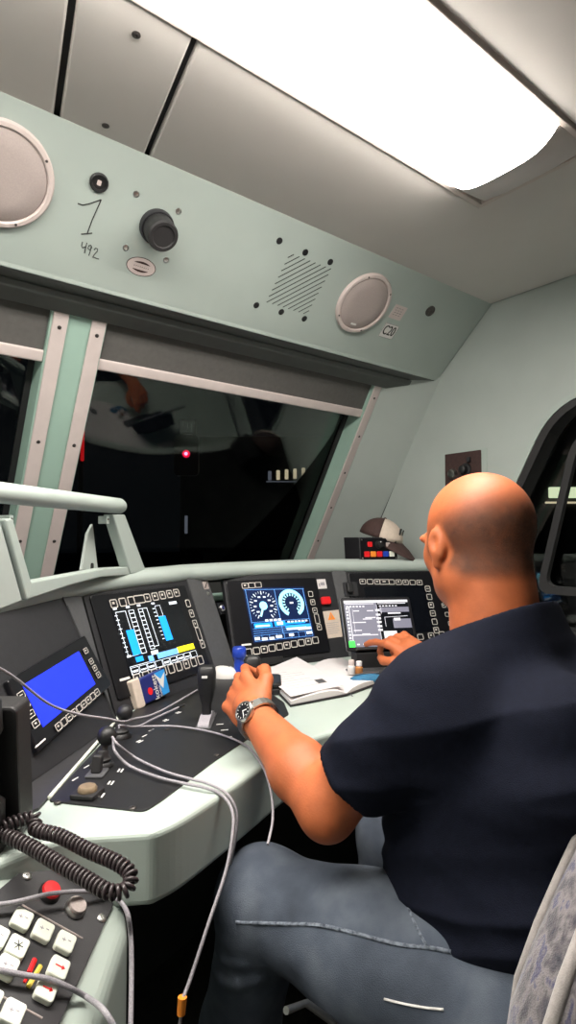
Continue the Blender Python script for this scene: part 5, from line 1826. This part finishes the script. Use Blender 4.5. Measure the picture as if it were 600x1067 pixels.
# joints
LS, LE, LW = A(0.715, 0.575, 1.005), at(341, 838, 0.945), at(267, 747, 1.15)
RS, RE, RW = A(1.10, 0.62, 1.03), A(1.27, 0.86, 0.90), at(436, 680, 1.70)
HC = A(0.921, 0.622, 1.254)                                      # head centre
LK, LH = at(276, 938, 1.02), A(0.78, 0.46, 0.60)
RK, RH = A(1.05, 0.93, 0.585), A(1.02, 0.46, 0.56)
# head frame: x right, y towards the face, z up
hy = nz((0.33, 1.0, -0.18)); hx = nz(np.cross(hy, (0.03, 0, 1))); hz = np.cross(hx, hy)
HR = np.stack([hx, hy, hz])
def hd(x, y, z): return HC + hx * x + hy * y + hz * z

bd = SDF((0.46, 0.30, 0.46), (1.52, 1.34, 1.43), 0.0033)
HS = 1.0
def he(c, r, k=0.012, sub=False, R=None): bd.ell(hd(*c), np.array(r) * HS, HR if R is None else R, k, sub)
# neck and hidden trunk
bd.stack([(0.50, 0.90, 0.50, 0.15, 0.12), (0.75, 0.905, 0.53, 0.16, 0.15), (0.92, 0.91, 0.545, 0.165, 0.13), (1.0, 0.91, 0.56, 0.15, 0.10), (1.05, 0.91, 0.57, 0.10, 0.075)], 0.02)
bd.cone((0.908, 0.575, 1.02), hd(0.0, -0.020, -0.06), 0.074, 0.066, 0.03)
bd.cone((0.908, 0.555, 1.05), hd(0.0, -0.045, -0.035), 0.058, 0.055, 0.03)       # nape
# skull, jaw, face
he((0, -0.012, 0.030), (0.0795, 0.1015, 0.083))
he((0, -0.030, 0.010), (0.077, 0.082, 0.075), 0.02)
he((0, 0.030, -0.030), (0.064, 0.070, 0.085), 0.03)
he((0, 0.050, -0.085), (0.045, 0.042, 0.032), 0.03)                              # chin
for s_ in (-1, 1):
    he((s_ * 0.040, 0.055, -0.025), (0.026, 0.030, 0.028), 0.02)                 # cheekbone
    he((s_ * 0.032, 0.083, 0.012), (0.030, 0.012, 0.010), 0.012)                 # brow
    he((s_ * 0.033, 0.094, -0.006), (0.017, 0.012, 0.012), 0.008, True)          # eye socket
    he((s_ * 0.033, 0.079, -0.006), (0.0125, 0.0125, 0.0125), 0.003)             # eyeball
    he((s_ * 0.052, 0.0, -0.070), (0.022, 0.040, 0.026), 0.03)                   # jaw corner
    # ear: shell, hollow, lobe
    er = nz(hx * 0.90 * s_ - hy * 0.42)
    ey_ = nz(hy - er * (hy @ er)); ez_ = np.cross(er, ey_)
    ER = np.stack([er, ey_, ez_])
    ec = hd(s_ * 0.0835, -0.004, -0.014)
    bd.ell(ec, (0.009, 0.017, 0.030), ER, 0.006)
    bd.ell(hd(s_ * 0.077, 0.006, -0.016), (0.012, 0.012, 0.024), ER, 0.008)
    bd.ell(ec + er * 0.010 + ey_ * 0.003 + ez_ * 0.004 * s_, (0.007, 0.008, 0.016), ER, 0.004, True)
    bd.ell(hd(s_ * 0.081, 0.004, -0.045), (0.008, 0.009, 0.012), ER, 0.006)
bd.cone(hd(0, 0.092, 0.005), hd(0, 0.111, -0.034), 0.010, 0.014, 0.012)          # nose
for s_ in (-1, 1):
    he((s_ * 0.012, 0.104, -0.037), (0.009, 0.012, 0.009), 0.006)
he((0, 0.092, -0.062), (0.024, 0.012, 0.006), 0.006); he((0, 0.089, -0.074), (0.021, 0.012, 0.007), 0.006)
he((0, 0.106, -0.068), (0.022, 0.006, 0.0015), 0.003, True)
# folds at the nape
# arms
bd.cone(LS, LS * 0.4 + LE * 0.6, 0.050, 0.050, 0.02); bd.cone(LS * 0.4 + LE * 0.6, LE, 0.050, 0.046, 0.02)
ax = nz(LW - LE)
bd.cone(LE, LE + (LW - LE) * 0.35, 0.046, 0.050, 0.025); bd.cone(LE + (LW - LE) * 0.35, LW, 0.050, 0.031, 0.02)
bd.ell(LE + A(-0.012, -0.012, -0.014), (0.032, 0.032, 0.032), None, 0.02)
bd.cone(RS, RE, 0.060, 0.047, 0.02); bd.cone(RE, RE + (RW - RE) * 0.35, 0.047, 0.046, 0.02); bd.cone(RE + (RW - RE) * 0.35, RW, 0.046, 0.029, 0.02)


def hand(Wp, x, y, z, fingers, thumb, side, sc=1.0, pr=1.0):
    """palm at the wrist Wp; x thumb side, y along the hand, z back of the hand; joint bends in degrees"""
    x, y, z = nz(x), nz(y), nz(z)
    L_ = lambda a, b, c: Wp + (x * a + y * b + z * c) * sc
    Rm = np.stack([x, y, z])
    bd.ell(L_(0.0, 0.050, -0.002), A(0.041, 0.050, 0.0150) * sc * pr, Rm, 0.009)
    bd.cone(L_(0.0, -0.01, 0), L_(0.0, 0.025, 0), 0.026 * sc, 0.028 * sc, 0.015)
    bd.ell(L_(0.024, 0.032, -0.010), A(0.020, 0.034, 0.018) * sc, Rm, 0.012)           # ball of the thumb
    bd.ell(L_(-0.027, 0.035, -0.008), A(0.015, 0.036, 0.016) * sc, Rm, 0.012)
    for i, (xm, lens, r) in enumerate(((0.033, (0.044, 0.026, 0.020), 0.0100), (0.011, (0.048, 0.030, 0.021), 0.0103), (-0.012, (0.044, 0.028, 0.021), 0.0098), (-0.033, (0.034, 0.021, 0.018), 0.0088))):
        base = L_(xm, 0.090 - abs(xm - 0.01) * 0.25, 0.0)
        kn = L_(xm * 0.85, 0.045, 0.001)
        bd.cone(kn, base, 0.0100 * sc, 0.0128 * sc, 0.005)
        ang = 0.0
        spread = xm * 3.0 * (fingers[4] if len(fingers) > 4 else 1)
        P = base
        for j in range(3):
            ang += math.radians(fingers[i][j])
            d = y * math.cos(ang) - z * math.sin(ang)
            d = nz(d + x * spread * 0.35)
            Q = P + d * lens[j] * sc
            rj = (r * (1 - 0.07 * j)) * sc
            bd.cone(P, Q, rj * 1.04, rj * 0.92, 0.003)
            P = Q
    pts = [L_(*p) for p in thumb]
    bd.chain(pts, [0.0150 * sc, 0.0130 * sc, 0.0118 * sc, 0.0095 * sc], 0.007)


# left hand closed round the brake lever
ly = nz(at(243, 715, 1.25) - LW)
lx = A(0.42, -0.36, 0.83); lx = nz(lx - ly * (lx @ ly)); lz = np.cross(lx, ly)
hand(LW + ly * 0.008, lx, ly, lz, ((24, 66, 46), (27, 70, 46), (30, 70, 46), (34, 68, 44)), ((0.030, 0.022, -0.012), (0.052, 0.052, -0.020), (0.058, 0.084, -0.030), (0.050, 0.108, -0.040)), -1, 1.08, 1.05)
# right hand pointing at the tablet
ry = nz(at(399, 659, 1.80) - RW)
rz = A(-0.30, -0.45, 0.80); rz = nz(rz - ry * (rz @ ry)); rx = -np.cross(ry, rz)
hand(RW + ry * 0.0, rx, ry, rz, ((18, 14, 10), (40, 42, 30), (52, 56, 36), (58, 58, 36)), ((0.026, 0.020, -0.012), (0.050, 0.048, -0.030), (0.054, 0.078, -0.042), (0.044, 0.100, -0.050)), 1, 1.05, 1.0)
V, Fc = bd.mesh(1)
man = mesh_obj('person', V, Fc, 'skin', None, (0.90, 0.55, 0.0))
tag(man, 'bald man in navy t-shirt and jeans sitting at the desk, hand on a lever', 'person')

# cropped hair: a thin stubble layer on the sides and back of the head
q = (V - HC) @ HR.T
rad = np.linalg.norm(q, axis=1)
lobe = (np.abs(q[:, 0]) > 0.070) & (q[:, 1] > -0.022) & (q[:, 1] < 0.03) & (q[:, 2] < 0.024) & (q[:, 2] > -0.07)
def sstep(a, b, x):
    t_ = np.clip((x - a) / (b - a), 0, 1)
    return t_ * t_ * (3 - 2 * t_)
az_ = np.arctan2(np.abs(q[:, 0]), -q[:, 1])                    # 0 at the back, pi at the face
topl = 0.020 + 0.022 * np.cos(az_ * 1.2)
mask = sstep(topl + 0.035, topl - 0.030, q[:, 2]) * sstep(-0.075 + 0.0, -0.040, q[:, 2] + 0.02 * sstep(0.0, -0.06, q[:, 1]))
mask *= sstep(0.066, 0.040, q[:, 1]) * sstep(-0.035, 0.0, q[:, 2] - 0.55 * q[:, 1] + 0.03)
de_ = np.sqrt((q[:, 1] + 0.002) ** 2 + ((q[:, 2] + 0.018) * 0.75) ** 2)
mask *= np.where(np.abs(q[:, 0]) > 0.05, sstep(0.022, 0.036, de_), 1)
mask[lobe & (np.abs(q[:, 0]) > 0.084)] = 0
mask[rad > 0.16] = 0
keep = mask > 0.02
fk = keep[Fc].all(1)
used = np.unique(Fc[fk])
re = -np.ones(len(V), int); re[used] = np.arange(len(used))
fn = vnorm(V, Fc)
hair = mesh_obj('cropped_hair', V[used] + fn[used] * 0.0012, re[Fc[fk]], 'stubble', man)
at_ = hair.data.attributes.new('hair_cover', 'FLOAT', 'POINT')
vals = np.zeros(len(hair.data.vertices), np.float32); vals[:] = mask[used][:len(vals)]
at_.data.foreach_set('value', vals)
# eyes and brows
for s_ in (-1, 1):
    a = MB(); L = []
    c_ = hd(s_ * 0.033, 0.0795, -0.006)
    a.lathe(c_, hy, [(0.0128 * math.sin(math.pi * k / 10), -0.0128 * math.cos(math.pi * k / 10)) for k in range(11)], seg=16)
    e_ = a.build('eye', 'white_plastic', man, smooth=80)
    MB().lathe(c_ + hy * 0.0122, hy, [(0.0055, 0.0), (0.003, 0.0013), (0.0005, 0.0015)], seg=14).build('iris', 'cap_brown', e_, smooth=60)
    MB().tube([hd(s_ * 0.014, 0.0965, 0.013), hd(s_ * 0.032, 0.0965, 0.018), hd(s_ * 0.05, 0.084, 0.014)], [0.003, 0.0035, 0.0018], seg=8).build('eyebrow', 'cap_brown', man, smooth=60)

# t-shirt
sh_ = SDF((0.50, 0.22, 0.50), (1.50, 1.0, 1.24), 0.0045)
sh_.stack([(0.52, 0.905, 0.485, 0.185, 0.17), (0.62, 0.905, 0.505, 0.205, 0.20), (0.70, 0.905, 0.525, 0.213, 0.213), (0.78, 0.905, 0.53, 0.212, 0.205), (0.88, 0.91, 0.535, 0.212, 0.175), (0.96, 0.912, 0.545, 0.205, 0.145), (1.02, 0.912, 0.553, 0.185, 0.12), (1.06, 0.912, 0.560, 0.145, 0.105), (1.10, 0.912, 0.566, 0.105, 0.092), (1.15, 0.912, 0.570, 0.084, 0.082), (1.17, 0.912, 0.572, 0.080, 0.079)], 0.03)
sh_.cone((0.875, 0.555, 1.10), LS + A(0.035, 0, 0.012), 0.062, 0.058, 0.04); sh_.cone((0.95, 0.56, 1.10), RS + A(-0.035, 0, 0.012), 0.062, 0.062, 0.04)
sh_.ell((0.83, 0.43, 0.93), (0.10, 0.09, 0.13), None, 0.05); sh_.ell((1.0, 0.43, 0.93), (0.10, 0.09, 0.13), None, 0.05)
sl_end = LS * 0.28 + LE * 0.72
sh_.cone(LS + A(0.02, 0, 0.0), LS * 0.55 + LE * 0.45, 0.069, 0.064, 0.05); sh_.cone(LS * 0.55 + LE * 0.45, LS * 0.15 + LE * 0.85, 0.064, 0.062, 0.02)
sh_.ell((LS + A(0.78, 0.57, 0.96)) / 2, (0.08, 0.08, 0.09), None, 0.04)
sh_.cone(RS, RS * 0.5 + RE * 0.5, 0.080, 0.074, 0.05); sh_.cone(RS * 0.5 + RE * 0.5, RS * 0.1 + RE * 0.9, 0.074, 0.068, 0.02)
# creases
rnd = random.Random(3)
def crease(pts, r, k=0.016, sub=False):
    for p_, q_ in zip(pts[:-1], pts[1:]):
        sh_.cone(p_, q_, r, r, k, sub)
# hem, cuffs and neckline
sh_.plane((0.905, 0.70, 0.70), (0, 0.42, -1))
dL = nz(LE - LS)
sl, (X, Y, Zz) = sh_.box(LE - 0.13, LE + 0.13)
f_ = sh_.F[sl]
cz = (X - sl_end[0]) * dL[0] + (Y - sl_end[1]) * dL[1] + (Zz - sl_end[2]) * dL[2]
near = np.sqrt((X - LE[0]) ** 2 + (Y - LE[1]) ** 2 + (Zz - LE[2]) ** 2) < 0.12
near &= (X < 0.705)
sh_.F[sl] = np.where(near, np.maximum(f_, cz), f_)
dR = nz(RE - RS); re_end = RS * 0.25 + RE * 0.75
sl, (X, Y, Zz) = sh_.box(RE - 0.12, RE + 0.12)
f_ = sh_.F[sl]
cz = (X - re_end[0]) * dR[0] + (Y - re_end[1]) * dR[1] + (Zz - re_end[2]) * dR[2]
sh_.F[sl] = np.maximum(f_, cz)
# hollow cuffs
sh_.cone(LS * 0.45 + LE * 0.55, LE, 0.0555, 0.0555, 0.002, True)
sh_.cone(RS * 0.45 + RE * 0.55, RE, 0.058, 0.058, 0.002, True)
sh_.plane((0.91, 0.56, 1.118), (0, 0.50, 1))
sh_.cone((0.908, 0.575, 1.04), hd(0.0, -0.025, -0.05), 0.0765, 0.074, 0.004, True)
V2, F2_ = sh_.mesh(2)
N2 = vnorm(V2, F2_)
from mathutils import noise as mnoise
dis = np.zeros(len(V2))
for i, p in enumerate(V2):
    # cloth hangs in shallow folds that run round the trunk and drop towards the front
    u_ = 1.6 * (p[0] - 0.9) + 2.2 * (p[1] - 0.5)
    n1 = mnoise.noise(Vector((u_ * 1.3 + 3, 0.7, (p[2] + 0.35 * p[1]) * 15)))
    n2 = mnoise.noise(Vector((u_ * 2.5 + 9, 2.7, (p[2] - 0.25 * p[1]) * 30)))
    dis[i] = 0.0085 * (1 - abs(n1) * 2.6) + 0.003 * n2
edge_ = sstep(1.14, 1.06, V2[:, 2]) * sstep(0.02, 0.08, np.linalg.norm(V2 - sl_end, axis=1))
V2 = V2 + N2 * (dis * edge_)[:, None]
shirt = mesh_obj('t_shirt', V2, F2_, 'shirt_navy', man)

# jeans
jn = SDF((0.44, 0.24, 0.05), (1.26, 1.16, 0.80), 0.006)
jn.stack([(0.50, 0.90, 0.46, 0.17, 0.15), (0.56, 0.90, 0.48, 0.195, 0.185), (0.62, 0.90, 0.495, 0.198, 0.19), (0.70, 0.90, 0.51, 0.19, 0.185)], 0.03)
for H0, K0, ft in ((LH, LK, A(0.60, 0.98, 0.10)), (RH, RK, A(1.03, 1.02, 0.10))):
    jn.cone(H0, H0 * 0.45 + K0 * 0.55, 0.112, 0.101, 0.05); jn.cone(H0 * 0.45 + K0 * 0.55, K0, 0.101, 0.075, 0.03)
    jn.ell(K0 + A(0, 0.012, 0.0), (0.074, 0.078, 0.078), None, 0.03)
    m_ = K0 * 0.55 + ft * 0.45
    jn.cone(K0, m_, 0.073, 0.066, 0.03); jn.cone(m_, ft, 0.066, 0.056, 0.03)
    dn = nz(ft - K0)
    for k_, off in ((0.05, -0.075), (0.11, -0.072), (0.18, -0.070)):               # folds behind and below the knee
        c_ = K0 + (ft - K0) * k_
        for j in range(6):
            a0 = -1.9 + 0.45 * j; a1 = a0 + 0.45
            p_ = [c_ + A(math.sin(b_) * 0.068, -math.cos(b_) * 0.066, 0.012 * math.cos(b_ * 2)) for b_ in (a0, a1)]
            jn.cone(p_[0], p_[1], 0.008, 0.008, 0.014)
for k_ in (0.25, 0.45, 0.62):
    c_ = LH * (1 - k_) + LK * k_
    jn.cone(c_ + A(-0.05, 0, 0.075), c_ + A(-0.092, 0.02, 0.005), 0.007, 0.006, 0.03)
V3_, F3_ = jn.mesh(2)
jeans = mesh_obj('jeans', V3_, F3_, 'denim', man)
# side seam
def onthigh(k_, drop):
    c_ = LH * (1 - k_) + LK * k_
    r_ = 0.107 - 0.030 * k_
    ang = drop
    side = nz(np.cross(nz(LK - LH), (0, 0, 1))) * -1
    return c_ + side * r_ * math.cos(ang) + A(0, 0, 1) * r_ * math.sin(ang)
from mathutils.bvhtree import BVHTree
bv = BVHTree.FromPolygons([tuple(p) for p in V3_], [tuple(int(i) for i in f) for f in F3_])
def snap(P, lift=0.001):
    p_, n_, i_, d_ = bv.find_nearest(Vector([float(c) for c in P]))
    return np.array(p_) + np.array(n_) * (lift if np.dot(np.array(n_), CAM - np.array(p_)) > 0 or True else -lift)
def onjeans(x, y):
    r_ = nz(ray(x, y))
    p_, n_, i_, d_ = bv.ray_cast(Vector([float(c) for c in CAM]), Vector([float(c) for c in r_]))
    return None if p_ is None else np.array(p_) - r_ * 0.0008
seam = [onjeans(x, y) for x, y in ((246, 961), (270, 962), (300, 963), (330, 964), (360, 970), (390, 978), (420, 985), (450, 988), (470, 992))]
seam = [p for p in seam if p is not None]
if len(seam) > 2:
    MB().tube(bez(seam, 5), 0.0028, seg=6).build('side_seam', 'denim_seam', jeans, smooth=60)
pocket = [onjeans(x, y) for x, y in ((418, 918), (424, 940), (432, 962), (444, 985))]
pocket = [p for p in pocket if p is not None]
if len(pocket) > 2:
    MB().tube(bez(pocket, 5), 0.0022, seg=6).build('pocket_edge', 'denim_seam', jeans, smooth=60)
# white drawstring-like thread lying on the thigh
thr = [onjeans(x, y) for x, y in ((400, 1041), (420, 1046), (442, 1050), (462, 1052))]
thr = [p for p in thr if p is not None]
if len(thr) > 2:
    o_ = MB().tube(bez(thr, 5), 0.0016, seg=6).build('white_thread', 'white_plastic', jeans, smooth=60)
# shoes
for ft, xs_ in ((A(0.60, 0.98, 0.0), 0), (A(1.03, 1.02, 0.0), 0)):
    a = MB(); L = []
    for y_, w_, h_ in ((-0.09, 0.028, 0.06), (-0.075, 0.036, 0.095), (-0.02, 0.040, 0.105), (0.05, 0.044, 0.075), (0.11, 0.048, 0.058), (0.16, 0.042, 0.045), (0.185, 0.02, 0.03)):
        L.append([ft + A(w_ * math.cos(q_), y_, 0.004 + (h_ * max(math.sin(q_), 0) if True else 0)) for q_ in np.linspace(0, math.pi, 13)])
    a.loops(L, caps=True)
    a.build('shoe', 'black_rubber', man, smooth=70)
# wrist watch, worn above the left hand
wa = nz(LW - LE)
wc = LW - wa * 0.008
wu = lz - wa * (lz @ wa); wu = nz(wu + lx * 0.10); wv = np.cross(wa, wu)
t = thing('wrist_watch', wc, 'steel wrist watch with dark dial on the driver left wrist', 'watch')
a = MB(); L = []
for i in range(48):
    q_ = 2 * math.pi * i / 48
    rx_, ry_ = 0.0355, 0.0385
    c_ = wc + wu * (rx_ * math.cos(q_)) + wv * (ry_ * math.sin(q_))
    nn = nz(wu * math.cos(q_) / rx_ + wv * math.sin(q_) / ry_)
    w_ = 0.0095 if i % 2 else 0.0090
    th_ = 0.0036 if i % 2 else 0.0028
    L.append([c_ - wa * w_, c_ - wa * w_ + nn * th_, c_ + wa * w_ + nn * th_, c_ + wa * w_])
a.loops(L, closed=True); a.build('strap', 'steel', t, smooth=25)
wf = wc + wu * 0.0360
a = MB().lathe(wf, wu, [(0.0185, -0.003), (0.0205, 0.001), (0.0205, 0.0065), (0.0185, 0.0092), (0.0165, 0.0092), (0.0160, 0.0076)], seg=36)
a.build('case', 'steel', t, smooth=35)
MB().lathe(wf, wu, [(0.0162, 0.0074), (0.0162, 0.0080), (0.0005, 0.0081)], seg=36).build('dial', 'display_black', t)
DF = Fr(wf + wu * 0.0083, nz(wv), nz(wa))
a = MB()
for k in range(12):
    f_ = DF.sub(0, 0, 0, k * math.pi / 6)
    a.box(f_, -0.0006, 0.0118, 0.0006, 0.0148, 0, 0.0004)
a.box(DF.sub(0, 0, 0, -2.2), -0.0008, -0.001, 0.0008, 0.009, 0, 0.0006)
a.box(DF.sub(0, 0, 0, 2.7), -0.0006, -0.001, 0.0006, 0.012, 0, 0.0008)
a.build('hands_and_marks', 'white_print', t)
MB().lathe(wf + wu * 0.004 - wv * -0.0205, wv, [(0.003, 0), (0.003, 0.0035), (0.002, 0.004)], seg=12).build('crown', 'steel', t, smooth=40)
